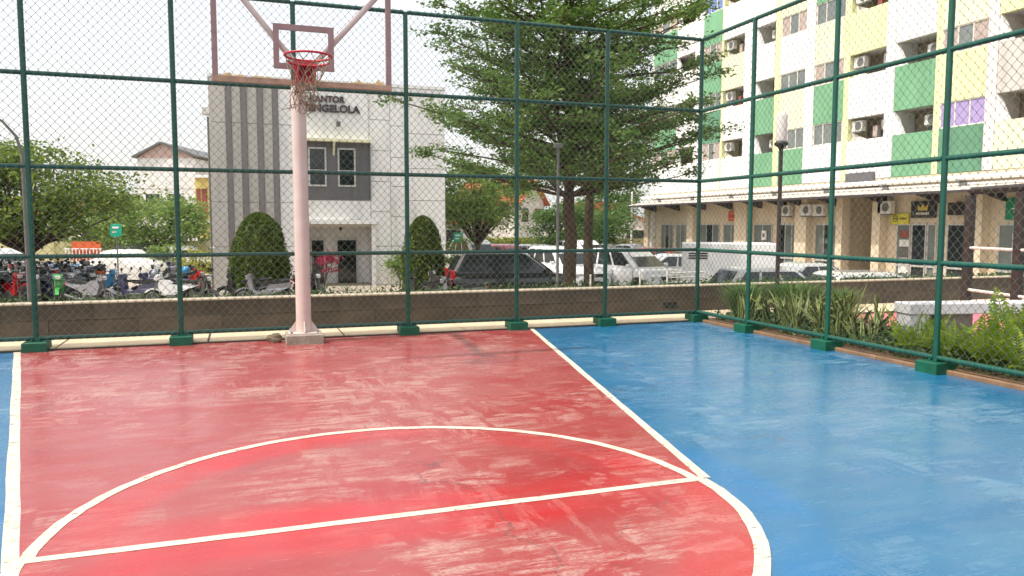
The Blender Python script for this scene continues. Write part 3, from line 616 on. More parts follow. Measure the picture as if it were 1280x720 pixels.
s5 = signboard('poster_board', 'small teal topped white poster on the glass shop door', 'poster', 10.05, 9.72, .55, 1.55, 'ac_white', XS-.16); sgn(s5, MB().box((-.006, -.165, .72), (-.001, .165, 1.0)), 'heading_band', 'teal')
s6 = signboard('paper_notice', 'small white paper notice on a shop window pane', 'notice', 24.6, 24.25, .75, 1.25, 'white', XS-.16); sgn(s6, MB().box((-.005, -.1, .15), (-.001, .1, .35)), 'print', 'metal_grey')

# ------------------------------------------------------------------ trees
def limb(mb, a, b, r0, r1, sag=0., n=6, wob=.05):
    a = Vector(a); b = Vector(b); L_ = (b-a).length; pts = []
    for i in range(n+1):
        t = i/n; p = a.lerp(b, t); p.z += sag*4*t*(1-t); 
        if 0 < i < n: p += Vector((random.gauss(0, wob), random.gauss(0, wob), random.gauss(0, wob*.6)))*L_*.2
        pts.append(p)
    mb.tube(pts, [r0+(r1-r0)*i/n for i in range(n+1)], 7, False); return pts
def tiered_tree(name, loc, label, group, H0, H1, RX, dens, trunk_r, seedv, lm='leaf_tree', tiers=10, xoff=0):
    random.seed(seedv); root = empty(name, loc, 0, label, 'tree', group); tk = MB(); P = []; tw = MB()
    tp_ = limb(tk, (0, 0, -.1), (random.uniform(-.1, .1), 0, H0*.95), trunk_r, trunk_r*.72, 0, 6, .02)
    fork = tp_[-1]
    mains = []
    for k in range(4):
        a = k*math.pi/2+random.uniform(-.4, .4); e = fork+Vector((math.cos(a)*RX*.16, math.sin(a)*RX*.16, (H1-H0)*random.uniform(.6, .95))); mains.append(limb(tk, fork-Vector((0, 0, .15)), e, trunk_r*.5, .03, 0, 8, .03))
    for ti in range(tiers):
        f = ti/(tiers-1); z = H0*.96+(H1-H0)*f*.92; Rr = RX*(1-.15*abs(f-.25)-max(0, f-.45)**1.5*1.15)*random.uniform(.78, 1.06)
        nb_ = 9 if f < .7 else 6; a0 = random.uniform(0, 6.28)
        for k in range(nb_):
            a = a0+2*math.pi*k/nb_+random.uniform(-.25, .25); Lb = Rr*random.uniform(.68, 1.06)*(1-.09*max(0, math.cos(a+.33))); rise = Lb*(random.uniform(.16, .34)-.08*f)
            mn = random.choice(mains); st = min(mn, key=lambda p: abs(p.z-z)); e = Vector((math.cos(a)*Lb+xoff*f, math.sin(a)*Lb, z+rise))
            st = Vector((st.x, st.y, min(st.z, z))); pts = limb(tk, st, e, .045, .008, -.02*Lb, 6, .06); d = (e-st); d.z = 0; d.normalize(); sd_ = Vector((-d.y, d.x, 0))
            nsub = int(Lb*3.6)
            for j in range(nsub):
                t = random.uniform(.2, 1.0); i0 = min(5, int(t*6)); q = pts[i0].lerp(pts[i0+1], t*6-i0) if t < 1 else pts[-1]
                w_ = (1.06-t)*Lb*.42+.22; sgn_ = random.choice((-1, 1)); e2 = q+sd_*sgn_*w_*random.uniform(.4, 1)+d*random.uniform(.1, .5)+Vector((0, 0, random.uniform(-.02, .12)))
                tw.tube([q, q.lerp(e2, .5)+Vector((0, 0, .02)), e2], [.012, .009, .004], 4, False)
                nl = int(dens*(.5+(e2-q).length))
                for _ in range(nl):
                    u = random.random()**.7; b_ = q.lerp(e2, u); P.append((b_.x+random.gauss(0, .13), b_.y+random.gauss(0, .13), b_.z+.05+random.gauss(0, .075)))
    t_ = tk.build('trunk', 'bark', root); tw.build('twigs', 'bark', t_)['kind'] = 'stuff'
    P = np.array(P); me = leaves('crown', P, lm, .12, .5, .45); ob('crown', me, root); return root
tiered_tree('tiered_tree', (1.5, 8.6, LOT), 'tall tree with spreading flat tiers of small leaves behind the stone wall', None, 3.75, 10.9, 5.35, 41, .215, 3, tiers=13)
tiered_tree('tiered_tree', (4.5, 13.9, LOT), 'second tiered tree with a thinner forked trunk behind the taller one', None, 4.3, 9.5, 3.6, 40, .2, 5, tiers=6)
def bushy_tree(name, loc, label, rx, ry, z0, z1, nclump, nleaf, size, lm, trunk_r=.14, tz=None, group=None, seedv=1, spread=.42, bark='bark', asp=.55, hollow=.35, lean=(0, 0), cat='tree'):
    random.seed(seedv); r0 = np.random.default_rng(seedv); root = empty(name, loc, 0, label, cat, group); tk = MB(); cz, hz = (z0+z1)/2, (z1-z0)/2
    fork = Vector((lean[0]*.4, lean[1]*.4, z0+(z1-z0)*.12 if tz is None else tz)); limb(tk, (0, 0, -.1), fork, trunk_r, trunk_r*.7, 0, 5, .03); P = []
    for k in range(nclump):
        while True:
            v = r0.uniform(-1, 1, 3); n_ = np.linalg.norm(v)
            if hollow < n_ < 1: break
        c = Vector((v[0]*rx+lean[0], v[1]*ry+lean[1], cz+v[2]*hz)); 
        if k % 2 == 0: limb(tk, fork-Vector((0, 0, .1)), c, trunk_r*.38, .012, .03*rx, 5, .08)
        m_ = int(nleaf*random.uniform(.6, 1.4)); s_ = spread*random.uniform(.7, 1.25)
        P.append(np.array(c)+r0.normal(size=(m_, 3))*np.array([s_, s_, s_*.5]))
    tk.build('trunk', bark, root); P = np.concatenate(P); P = P[P[:, 2] > z0-.35]; ob('crown', leaves('crown', P, lm, size, asp, .45), root); return root
bushy_tree('shade_tree', (-13.7, 20.2, LOT), 'broad olive green shade tree among the parked motorcycles', 3.75, 3.1, 1.95, 5.35, 130, 150, .17, 'leaf_left', .17, 1.7, seedv=4, spread=.42, lean=(-.55, 0))
bushy_tree('garden_tree', (-11.6, 38.5, LOT), 'pale green spreading tree in front of the grey house', 3.6, 3, .9, 4.2, 60, 130, .24, 'leaf_far', .15, seedv=5, spread=.55)
bushy_tree('garden_tree', (-15.2, 40, LOT), 'pale green tree between the shade tree and the grey house', 2.2, 2, 1.0, 4.3, 30, 110, .24, 'leaf_far', .12, seedv=25, spread=.5)
bushy_tree('garden_tree', (5.0, 29.5, LOT), 'bright green tree with bent trunk at the end of the office', 2.7, 2.6, 2.2, 5.8, 60, 150, .2, 'leaf_far', .16, 1.6, seedv=6, spread=.5, lean=(.3, 0))
bushy_tree('garden_tree', (8.4, 43.5, LOT), 'leafy tree in front of the red roofed house', 3.0, 2, 1.2, 5.2, 60, 130, .22, 'leaf_dark', .13, seedv=16, spread=.5)
bushy_tree('garden_tree', (11.3, 32.4, LOT), 'dense rounded dark green tree between the two tiered trunks and the red roof', 1.9, 1.7, .6, 4.4, 60, 150, .17, 'leaf_dark', .14, seedv=8, spread=.36, hollow=.2)
bushy_tree('garden_tree', (15.6, 36, LOT), 'feathery green tree by the white flag pole', 2.4, 2, .4, 4.6, 45, 120, .22, 'leaf_dark', .12, seedv=9, spread=.5)
bushy_tree('garden_tree', (18.6, 41, LOT), 'tall tree rising beyond the end of the shops', 2.2, 2.2, 1.5, 6.5, 45, 130, .24, 'leaf_dark', .14, seedv=19, spread=.5)
bushy_tree('garden_tree', (-20.5, 27, LOT), 'broad tree beside the shade tree at the motorcycle park', 3.4, 3, 2.0, 6.0, 60, 130, .2, 'leaf_left', .16, 1.9, seedv=14, spread=.55)
for i, (x, y, h, r_, l) in enumerate(((-10.4, 29.5, 1.9, .7, 'yellow green shrub growing among the motorcycles by the covered car'), (-8.9, 26.2, 1.6, .6, 'yellow leaved shrub near the office corner'), (2.6, 24.5, 2.2, .7, 'leafy shrub below the green street sign'), (-.55, 22.2, 1.6, .45, 'small leafy plant beside the porch column'), (5.6, 39.6, 2.4, .9, 'light green shrub behind the white off road car'))):
    bushy_tree('shrub', (x, y, LOT), l, r_, r_, .2, h, 16, 60, .14, 'leaf_yellow' if i == 1 else 'leaf_far', .03, .3, seedv=40+i, spread=.22, hollow=.0, cat='shrub')
bushy_tree('cordyline', (-3.9, 20.5, LOT), 'red leaved plant in front of the office door', .35, .35, .7, 1.75, 9, 16, .38, 'leaf_red', .03, .4, seedv=50, spread=.16, hollow=0, asp=.18, cat='shrub')
def topiary(loc, label, rx, h, seedv):
    random.seed(seedv); r0 = np.random.default_rng(seedv); root = empty('topiary_bush', loc, 0, label, 'shrub', None); n = 15000
    u = r0.uniform(0, 1, n); z = u*h; prof = rx*np.clip((.90+.1*np.sin(np.pi*np.clip(u/.6, 0, 1)))*np.sqrt(np.clip(1-np.clip((u-.38)/.62, 0, 1)**2.3, 0, 1)), .02, None); a = r0.uniform(0, 2*np.pi, n)
    bumps = 1+.05*np.sin(5*a+9*u)+.045*np.sin(9*a-14*u)+.045*np.sin(17*a+23*u); rr = prof*bumps*(r0.uniform(.86, 1.03, n)+np.where(r0.uniform(0, 1, n) < .1, r0.uniform(0, .09, n), 0))
    P = np.stack([rr*np.cos(a), rr*np.sin(a), z+.1], 1); ow = np.stack([np.cos(a), np.sin(a), .6+u], 1)*.9
    ob('crown', leaves('crown', P, 'leaf_topiary', .115, .5, .2, ow), root)
    mb = MB(); K = 14; pr_ = [(max(.01, rx*.84*math.sqrt(max(0, 1-max(0, (i/K-.38)/.62)**2.3))), .1+h*.97*i/K) for i in range(K+1)]; mb.lathe(pr_, n=18); mb.build('inner_twigs', 'leaf_topiary', root)
    MB().tube([(0, 0, -.1), (0, 0, .5)], .06, 7).build('trunk', 'bark', root)
topiary((-6.35, 17.9, LOT), 'larger clipped egg shaped bush in front of the dark fins of the office', .98, 2.95, 61)
topiary((-.65, 17.2, LOT), 'smaller clipped egg shaped bush in front of the blank office wall', .76, 2.85, 62)

# ------------------------------------------------------------------ cars
def car_meshes(kind):
    """list of (part, mesh builder, material key, sub-parts); nose towards +x, wheels on z = 0"""
    K = dict(mpv=(4.4, 1.72, 1.72, .30, -.485, .10, -.40, .60), suv=(4.6, 1.82, 1.78, .24, -.485, .06, -.40, .60), sedan=(4.5, 1.72, 1.46, .20, -.34, .02, -.20, .62), hatch=(3.9, 1.67, 1.52, .24, -.475, .05, -.36, .61))[kind]
    L_, W_, H_, wsb, rb, rf, rr_, bf = K; hw = W_/2; bz = H_*bf; P = []
    # lower body: stations (x, top, half width, bottom)
    hood = bz-.07 if kind != 'sedan' else bz-.06
    tail = bz if kind != 'sedan' else bz-.02
    st = [(-.5, tail-.28, .80, .36), (-.492, tail-.12, .90, .27), (-.47, tail-.02, .95, .22), (-.40, tail, .985, .2), (-.2, bz, 1, .19), (0, bz, 1, .19), (wsb-.02, bz, 1, .19), (wsb+.04, bz-.005, .995, .19), ((wsb+.5)/2+.03, hood, .985, .2), (.43, hood-.07, .955, .2), (.475, hood-.16, .90, .22), (.494, hood-.27, .82, .25), (.5, hood-.40, .74, .32)]
    body = MB(); V = []; F = []; n = 14
    for x, t, wk, zb in st:
        w_ = hw*wk; h = t-zb
        half = [(w_*.80, zb), (w_*.965, zb+.06), (w_*.99, zb+h*.3), (w_, zb+h*.55), (w_*.985, zb+h*.78), (w_*.94, t-.045), (w_*.82, t)]
        ring = [(x*L_, y, z) for y, z in half]+[(x*L_, -y, z) for y, z in reversed(half)]; V += ring
    for i in range(len(st)-1):
        for j in range(n): F.append((i*n+j, i*n+(j+1) % n, (i+1)*n+(j+1) % n, (i+1)*n+j))
    body.add(V, F, True); body.add(V[:n], [tuple(range(n))]); body.add(V[-n:], [tuple(range(n-1, -1, -1))])
    P.append(('body', body, 'paint', []))
    # cabin
    w0, w1 = hw*.93, hw*.76; zr = H_
    lv = [(bz-.06, rb*L_, (wsb+.005)*L_, w0), (bz+.02, rb*L_+.0, wsb*L_, w0), (bz+(zr-bz)*.82, (rb*.18+rr_*.82)*L_, (wsb*.18+rf*.82)*L_, w0*.22+w1*.78), (zr-.04, rr_*L_, rf*L_, w1*.97), (zr, rr_*L_+.14, rf*L_-.18, w1*.80)]
    cb = MB(); V = []; F = []
    for z, xa, xb, w_ in lv:
        c_ = .10; V += [(xa, -w_+c_, z), (xa+c_, -w_, z), (xb-c_*1.5, -w_, z), (xb, -w_+c_*1.6, z), (xb, w_-c_*1.6, z), (xb-c_*1.5, w_, z), (xa+c_, w_, z), (xa, w_-c_, z)]
    for i in range(len(lv)-1):
        for j in range(8): F.append((i*8+j, i*8+(j+1) % 8, i*8+8+(j+1) % 8, i*8+8+j))
    F.append(tuple(range(len(V)-8, len(V)))); cb.add(V, F, False); P.append(('cabin', cb, 'paint', []))
    def at(t, f):      # point on the cabin side at height fraction t, length fraction f
        z = bz+.03+(zr-bz-.06)*t; xa = (rb*(1-t)+rr_*t)*L_+.1; xb = (wsb*(1-t)+rf*t)*L_-.16; w_ = w0*(1-t)+w1*t
        return xa+(xb-xa)*f, w_+.012, z
    sp = [(.04, .30), (.34, .62), (.66, .97)] if kind != 'sedan' else [(.06, .48), (.52, .96)]
    for a, b in sp:
        for s_ in (-1, 1):
            q = [at(.08, a), at(.08, b), at(.86, b), at(.86, a)]; q = [(x, y*s_, z) for x, y, z in q]; q = q if s_ < 0 else q[::-1]
            P.append(('side_window', MB().quad(*q), 'glass', []))
    def fr(t, s_, front):
        z = bz+.03+(zr-bz-.06)*t; x = ((wsb*(1-t)+rf*t)*L_+.016) if front else ((rb*(1-t)+rr_*t)*L_-.016); w_ = (w0*(1-t)+w1*t)*.86; return (x, w_*s_, z)
    P.append(('windscreen', MB().quad(fr(.05, -1, 1), fr(.05, 1, 1), fr(.9, 1, 1), fr(.9, -1, 1)), 'glass', []))
    P.append(('rear_window', MB().quad(fr(.12, 1, 0), fr(.12, -1, 0), fr(.88, -1, 0), fr(.88, 1, 0)), 'glass', []))
    wr = .32 if kind in ('mpv', 'suv') else .29
    for x in (-.30*L_, .32*L_):
        for s_ in (-1, 1):
            y = s_*(hw-.10); wm = MB().lathe([(wr*.55, -.1), (wr*.95, -.1), (wr, -.06), (wr, .06), (wr*.95, .1), (wr*.55, .1)], (x, y, wr), 'y', 18)
            rm = MB().lathe([(0, .05*s_), (wr*.2, .085*s_), (wr*.55, .06*s_), (wr*.62, .098*s_)], (x, y, wr), 'y', 10, False)
            P.append(('wheel', wm, 'tyre', [('rim', rm, 'rim')]))
            P.append(('wheel_arch', MB().lathe([(0, .0), (wr*1.2, .0)], (x, s_*(hw+.002), wr+.03), 'y', 18), 'black', []))
    for s_ in (-1, 1):
        y0, y1 = sorted((s_*hw*.48, s_*hw*.88)); P.append(('headlight', MB().box((.47*L_, y0, hood-.30), (.494*L_, y1, hood-.16), .03), 'lamp_clear', []))
        y0, y1 = sorted((s_*hw*.70, s_*hw*.92)); P.append(('tail_light', MB().box((-.497*L_, y0, tail-.22), (-.478*L_+.06, y1, tail+.12 if kind != 'sedan' else tail-.06), .02), 'tail_red', []))
        P.append(('mirror', MB().box((wsb*L_-.35, s_*(hw+.10)-.08, bz+.03), (wsb*L_-.25, s_*(hw+.10)+.08, bz+.17), .03), 'paint', []))
        P.append(('door_handle', MB().box((-.02*L_, s_*hw*.985-.012, bz-.13), (-.02*L_+.16, s_*hw*.985+.012, bz-.10)), 'alu', []))
    for s_ in (-1, 1):
        for xs_ in ((sp[0][1]+.02), (sp[1][1]+.02), 1.0)[:len(sp)+0]:
            xq = at(0, xs_)[0]; P.append(('door_seam', MB().box((xq-.008, s_*hw*.992-.006, .36), (xq+.008, s_*hw*.992+.010, bz-.09)), 'black', []))
        P.append(('sill_trim', MB().box((-.22*L_, s_*hw*.985-.01, .26), (.24*L_, s_*hw*.985+.016, .34)), 'black', []))
        P.append(('wiper', MB().tube([fr(.07, s_*.2+.15, 1), fr(.45, s_*.35+.3, 1)], .008, 4), 'black', []))
    P.append(('front_bumper_trim', MB().box((.478*L_, -hw*.78, .24), (.503*L_, hw*.78, .31), .01), 'black', [])); P.append(('rear_bumper_trim', MB().box((-.508*L_, -hw*.8, .34), (-.49*L_, hw*.8, .5), .01), 'black', []))
    P.append(('grille', MB().box((.485*L_, -hw*.42, hood-.32), (.503*L_, hw*.42, hood-.2), .01), 'black', [('badge', MB().box((.503*L_, -.05, hood-.29), (.508*L_, .05, hood-.23)), 'rim')]))
    P.append(('lower_grille', MB().box((.49*L_, -hw*.62, .32), (.507*L_, hw*.62, .5), .01), 'black', []))
    P.append(('number_plate', MB().box((.506*L_, -.22, .42), (.513*L_, .22, .53)), 'plate', [])); P.append(('number_plate', MB().box((-.507*L_, -.22, tail-.42), (-.497*L_, .22, tail-.3)), 'plate', []))
    return P
CM = {}
def instance(kind, parts_fn, paint, name, loc, rz, label, cat, group, scale=1):
    key = (kind, paint)
    if key not in CM:
        if kind not in CM: CM[kind] = parts_fn(kind)
        CM[key] = [(n, mb.mesh(n, paint if m == 'paint' else m), [(n2, b2_.mesh(n2, paint if m2 == 'paint' else m2)) for n2, b2_, m2 in sub]) for n, mb, m, sub in CM[kind]]
    root = empty(name, loc, rz, label, cat, group); root.scale = (scale,)*3
    for n, me, sub in CM[key]:
        o = ob(n, me, root)
        for n2, m2 in sub: ob(n2, m2, o)
    return root
GC = 'cars parked in the lot beyond the wall'
def car(kind, paint, x, y, deg, label, name='parked_car'): return instance(kind, car_meshes, paint, name, (x, y, LOT), R(deg), label, 'car', GC)
car('mpv', 'car_black', 1.75, 14.2, -7, 'black people carrier parked directly behind the stone wall by the office')
car('sedan', 'car_white', 2.5, 17.2, -9, 'white saloon with red tail lights behind the black people carrier')
car('suv', 'car_white', 5.9, 32.4, -80, 'white off road car in the far row under the trees')
car('hatch', 'car_red', 7.6, 31.6, -74, 'small red hatchback in the far row next to the silver saloon')
car('hatch', 'car_silver', 9.3, 30.9, -76, 'silver saloon in the far row beside the red hatchback')
car('suv', 'car_white', 5.35, 18.0, -84, 'white car with stripes on the bonnet parked behind the tiered tree trunk')
car('mpv', 'car_white', 7.3, 16.2, -76, 'clean white people carrier facing the wall beside the tree')
car('suv', 'car_white', 11.6, 29.8, -80, 'white car in the far row partly hidden by the forked trunk')
car('sedan', 'car_silver', 15.6, 34.6, -66, 'grey silver saloon in the far row near the flag pole')
car('sedan', 'car_grey', 16.3, 32.6, -62, 'bluish grey saloon in the far row before the shops')
car('hatch', 'car_red', 12.6, 22.6, -40, 'bright red car behind the white box trailer and the silver saloon')
car('sedan', 'car_silver', 9.6, 17.6, 168, 'silver saloon with dark windscreen squeezed beside the white box trailer')
car('hatch', 'car_silver', 7.0, 6.9, -9, 'silver grey estate car behind the variegated plants')
car('sedan', 'car_silver', 10.6, 9.6, -6, 'pale silver saloon parked beyond the estate car')
car('hatch', 'car_silver', 8.0, 4.35, -12, 'silver hatchback with black windscreen close to the wall by the shops')
car('hatch', 'car_white', -17.2, 30.5, -50, 'white car under the shade tree beyond the motorcycles')
car('hatch', 'car_dark', -12.4, 36.5, -60, 'dark car in front of the yellow boundary wall')
car('sedan', 'car_silver', -10.1, 36.0, -70, 'silver car before the pale green spreading tree')
car('sedan', 'car_white', -8.0, 35.5, 100, 'white saloon with red lights at the corner of the office')
# car under a cover
cv = empty('covered_car', (-12.2, 29.6, LOT), R(-35), 'car hidden under a smooth white cover beside the motorcycles', 'covered car')
mb = MB(); V = []; F = []; st = [(-2.0, .55, .6), (-1.9, .85, .8), (-1.2, 1.05, .88), (-.6, 1.45, .88), (.5, 1.48, .88), (1.1, 1.08, .88), (1.8, .92, .84), (2.0, .6, .65)]
for x, t, hw_ in st:
    h = [(hw_*1.02, .12), (hw_, t*.55), (hw_*.95, t*.8), (hw_*.7, t*.97), (0, t)]; V += [(x, y, z) for y, z in h]+[(x, -y, z) for y, z in h[-2::-1]]
for i in range(len(st)-1):
    for j in range(8): F.append((i*9+j, i*9+j+1, i*9+10+j, i*9+9+j))
mb.add(V, F, True); mb.add(V[:9], [tuple(range(9))]); mb.add(V[-9:], [tuple(range(8, -1, -1))]); mb.build('cover', 'cover_white', cv)
for x in (-1.25, 1.3):
    for s_ in (-1, 1): MB().lathe([(0, -.1), (.27, -.1), (.29, 0), (.27, .1), (0, .1)], (x, s_*.74, .29), 'y', 14).build('wheel', 'tyre', cv)
# white box trailer
bxr = empty('box_trailer', (9.4, 12.8, LOT), R(-30), 'plain white box trailer with three dark vents behind the wall', 'trailer')
MB().box((-1.55, -.9, .45), (1.55, .9, 2.02), .03).build('box', 'white', bxr)
for k in range(3): MB().box((-1.36, -.912, 1.64-k*.085), (-.72, -.901, 1.69-k*.085)).build('vent', 'sign_dark', bxr)
MB().box((-1.5, -.8, .33), (1.5, .8, .448)).build('chassis', 'black', bxr); MB().tube([(1.5, 0, .4), (2.2, 0, .4)], .05, 8).build('drawbar', 'metal_grey', bxr)
for s_ in (-1, 1): MB().lathe([(0, -.09), (.28, -.09), (.3, 0), (.28, .09), (0, .09)], (-.2, s_*.78, .3), 'y', 16).build('wheel', 'tyre', bxr)

# ------------------------------------------------------------------ motorcycles
def bike_meshes(kind):
    P = []
    for x, nm in ((.62, 'front_wheel'), (-.60, 'rear_wheel')):
        rm = MB().ring((x, 0, .29), .205, .014, 'y', 18, 5)
        for k in range(5):
            a = k*2*math.pi/5; rm.tube([(x, 0, .29), (x+.2*math.cos(a), 0, .29+.2*math.sin(a))], .012, 4, False)
        P.append((nm, MB().ring((x, 0, .29), .25, .042, 'y', 20, 6), 'tyre', [('rim', rm, 'rim')]))
    sport = kind == 'sport'
    for s_ in (-1, 1): P.append(('fork', MB().tube([(.62, s_*.07, .29), (.42, s_*.07, .92)], .02, 6), 'metal_grey', []))
    P.append(('front_fender', MB().prism([(.30, .42), (.42, .60), (.62, .625), (.80, .56), (.90, .42), (.86, .45), (.62, .585), (.42, .55)], 'y', -.055, .055), 'paint', []))
    if sport: pol = [(-.85, .70), (-.55, .62), (-.30, .50), (.02, .36), (.30, .42), (.40, .70), (.34, .90), (.10, .86), (-.10, .74), (-.45, .78), (-.88, .82)]
    else: pol = [(-.88, .62), (-.60, .52), (-.30, .40), (-.05, .34), (.22, .36), (.30, .30), (.38, .36), (.46, .78), (.42, .95), (.34, .93), (.28, .55), (.12, .48), (-.08, .55), (-.2, .70), (-.88, .78)]
    bd = MB(); n = len(pol); V = [(x, s_*wd*(.55 if (abs(x) > .8) else 1), z) for s_, wd in ((-1, .13), (1, .13)) for x, z in pol]
    bd.add(V, [tuple(range(n)), tuple(range(2*n-1, n-1, -1))]+[(i, n+i, n+(i+1) % n, (i+1) % n) for i in range(n)]); P.append(('body_shell', bd, 'paint', []))
    P.append(('seat', MB().prism([(-.80, .80), (-.2, .72), (.02, .74), (.06, .79), (-.18, .81), (-.45, .87), (-.80, .90)], 'y', -.125, .125), 'black', []))
    P.append(('handlebar', MB().tube([(.30, -.34, 1.0), (.38, -.18, .98), (.40, 0, .96), (.38, .18, .98), (.30, .34, 1.0)], .016, 6), 'black', []))
    P.append(('cowl', MB().prism([(.30, .92), (.46, .84), (.54, .93), (.47, 1.06), (.34, 1.05)], 'y', -.13, .13, .8), 'paint', [('headlight', MB().box((.49, -.08, .88), (.525, .08, 1.0), .015), 'lamp_clear')]))
    for s_ in (-1, 1): P.append(('mirror', MB().tube([(.34, s_*.22, .99), (.28, s_*.30, 1.17)], .007, 4).lathe([(0, -.012), (.055, -.01), (.06, .012), (0, .014)], (.27, s_*.31, 1.2), 'x', 10), 'black', []))
    P.append(('tail_light', MB().box((-.92, -.07, .70), (-.87, .07, .78), .01), 'tail_red', [])); P.append(('exhaust', MB().tube([(-.1, -.15, .28), (-.35, -.17, .27), (-.80, -.18, .40)], [.025, .04, .05], 8), 'metal_grey', []))
    P.append(('engine', MB().box((-.22, -.14, .2), (.16, .14, .46), .04), 'metal_grey', [])); P.append(('rear_fender', MB().prism([(-.95, .42), (-.80, .62), (-.60, .64), (-.62, .58), (-.78, .55), (-.92, .4)], 'y', -.06, .06), 'black', []))
    P.append(('grab_rail', MB().tube([(-.6, -.13, .84), (-.92, -.11, .88), (-.95, 0, .88), (-.92, .11, .88), (-.6, .13, .84)], .012, 5), 'metal_grey', [])); P.append(('side_stand', MB().tube([(-.02, .12, .28), (-.08, .3, .01)], .012, 5), 'metal_grey', []))
    return P
GB = 'motorcycles parked beyond the wall'
NM = {'bike_red': 'red', 'bike_black': 'black', 'bike_blue': 'dark blue', 'bike_green': 'green', 'bike_white': 'white', 'bike_grey': 'grey', 'bike_purple': 'navy', 'bike_cyan': 'light blue'}
def Wd(px, d):
    lat = (px-640)/965.8; return -6.882+d*math.sin(yaw)+lat*d*math.cos(yaw), -10.735+d*math.cos(yaw)-lat*d*math.sin(yaw)
rb = random.Random(5)
rows = [(25.5, range(-16, 115, 15), 'row of motorcycles nearest the stone wall', ['red', 'black', 'red', 'black', 'grey', 'purple', 'green', 'grey', 'black']),
        (29.5, range(-10, 125, 14), 'middle row of the larger motorcycle park', ['white', 'grey', 'black', 'white', 'red', 'grey', 'cyan', 'black', 'white', 'purple']),
        (27.6, range(-8, 100, 16), 'second row from the stone wall', ['black', 'white', 'grey', 'blue', 'black', 'red', 'grey']),
        (31.4, range(-4, 112, 16), 'second row from the far wall', ['black', 'red', 'grey', 'white', 'blue', 'black', 'cyan']),
        (33.5, range(-12, 118, 14), 'back row of the larger motorcycle park', ['grey', 'white', 'black', 'red', 'white', 'blue', 'red', 'grey', 'white', 'black'])]
for d, pxs, where, cl in rows:
    for px, c_ in zip(pxs, cl):
        x, y = Wd(px, d+rb.uniform(-.5, .5)); kd = rb.choice(['scooter', 'scooter', 'sport']); deg = (-70 if rb.random() < .7 else 110)+rb.uniform(-22, 22); pc = 'bike_'+c_
        instance(kd, bike_meshes, pc, 'motorcycle', (x, y, LOT), R(deg), '%s %s in the %s' % (NM[pc], 'motorcycle' if kd == 'sport' else 'scooter', where), 'motorcycle', GB)
extra = [(128, 27.5, 'bike_cyan', -25, 'sport', 'light blue motorcycle with a helmet on it beside the covered car'), (112, 24.5, 'bike_grey', -30, 'sport', 'grey motorcycle with black seat in front of the light blue one'), (168, 25, 'bike_purple', 160, 'scooter', 'low dark scooter by the sandy ground near the covered car'),
         (192, 25.5, 'bike_purple', 150, 'sport', 'navy motorcycle at the front of the smaller group by the office'), (205, 27, 'bike_blue', 155, 'scooter', 'dark blue scooter in the smaller group by the office'), (214, 24.5, 'bike_white', 165, 'sport', 'white motorcycle in the front of the smaller group by the office'), (226, 29, 'bike_grey', 150, 'scooter', 'grey scooter at the back of the smaller group by the office'), (206, 31, 'bike_white', 150, 'scooter', 'white scooter at the back of the smaller group by the office'), (238, 27, 'bike_red', -40, 'sport', 'red motorcycle in the smaller group by the office'), (246, 24.5, 'bike_black', -45, 'scooter', 'black scooter nearest the office corner'), (222, 33, 'bike_purple', 140, 'sport', 'navy motorcycle at the rear of the smaller group'),
         (303, 25.5, 'bike_black', 165, 'scooter', 'black scooter in front of the larger clipped bush'), (328, 25, 'bike_grey', 170, 'scooter', 'grey scooter to the right of the larger clipped bush'), (386, 26, 'bike_black', -60, 'sport', 'black motorcycle before the office door'), (530, 25, 'bike_black', 160, 'scooter', 'black scooter in front of the smaller clipped bush'), (554, 27, 'bike_black', 150, 'sport', 'black motorcycle by the tail of the black people carrier'), (572, 23.5, 'bike_grey', 165, 'scooter', 'grey scooter touching the black people carrier')]
for px, d, pc, deg, kd, lb in extra:
    x, y = Wd(px, d); instance(kd, bike_meshes, pc, 'motorcycle', (x, y, LOT), R(deg), lb, 'motorcycle', GB)
def helmet(px, d, z, m, label):
    x, y = Wd(px, d); h = empty('helmet', (x, y, z), rb.uniform(0, 6), label, 'helmet', 'helmets left on motorcycles')
    MB().lathe([(.0, .25), (.06, .243), (.11, .21), (.135, .15), (.135, .09), (.12, .02), (.10, 0)], n=16).build('shell', m, h); MB().box((.09, -.09, .07), (.142, .09, .16), .02).build('visor', 'glass', h)
helmet(125, 27.45, LOT+1.0, 'bike_black', 'black helmet resting on the light blue motorcycle'); helmet(193, 25.5, LOT+.88, 'bike_grey', 'grey helmet on the seat of the navy motorcycle'); helmet(52, 25.4, LOT+1.0, 'bike_black', 'black helmet on a motorcycle near the shade tree trunk'); helmet(232, 26.8, LOT+.95, 'bike_cyan', 'light blue helmet on the red motorcycle')
x, y = Wd(126, 27.5); jk = tag(blob('folded_jacket', (x, y, LOT+.93), (.17, .14, .13), 'orange', 9), 'orange jacket lying under the black helmet on the motorcycle', 'jacket')

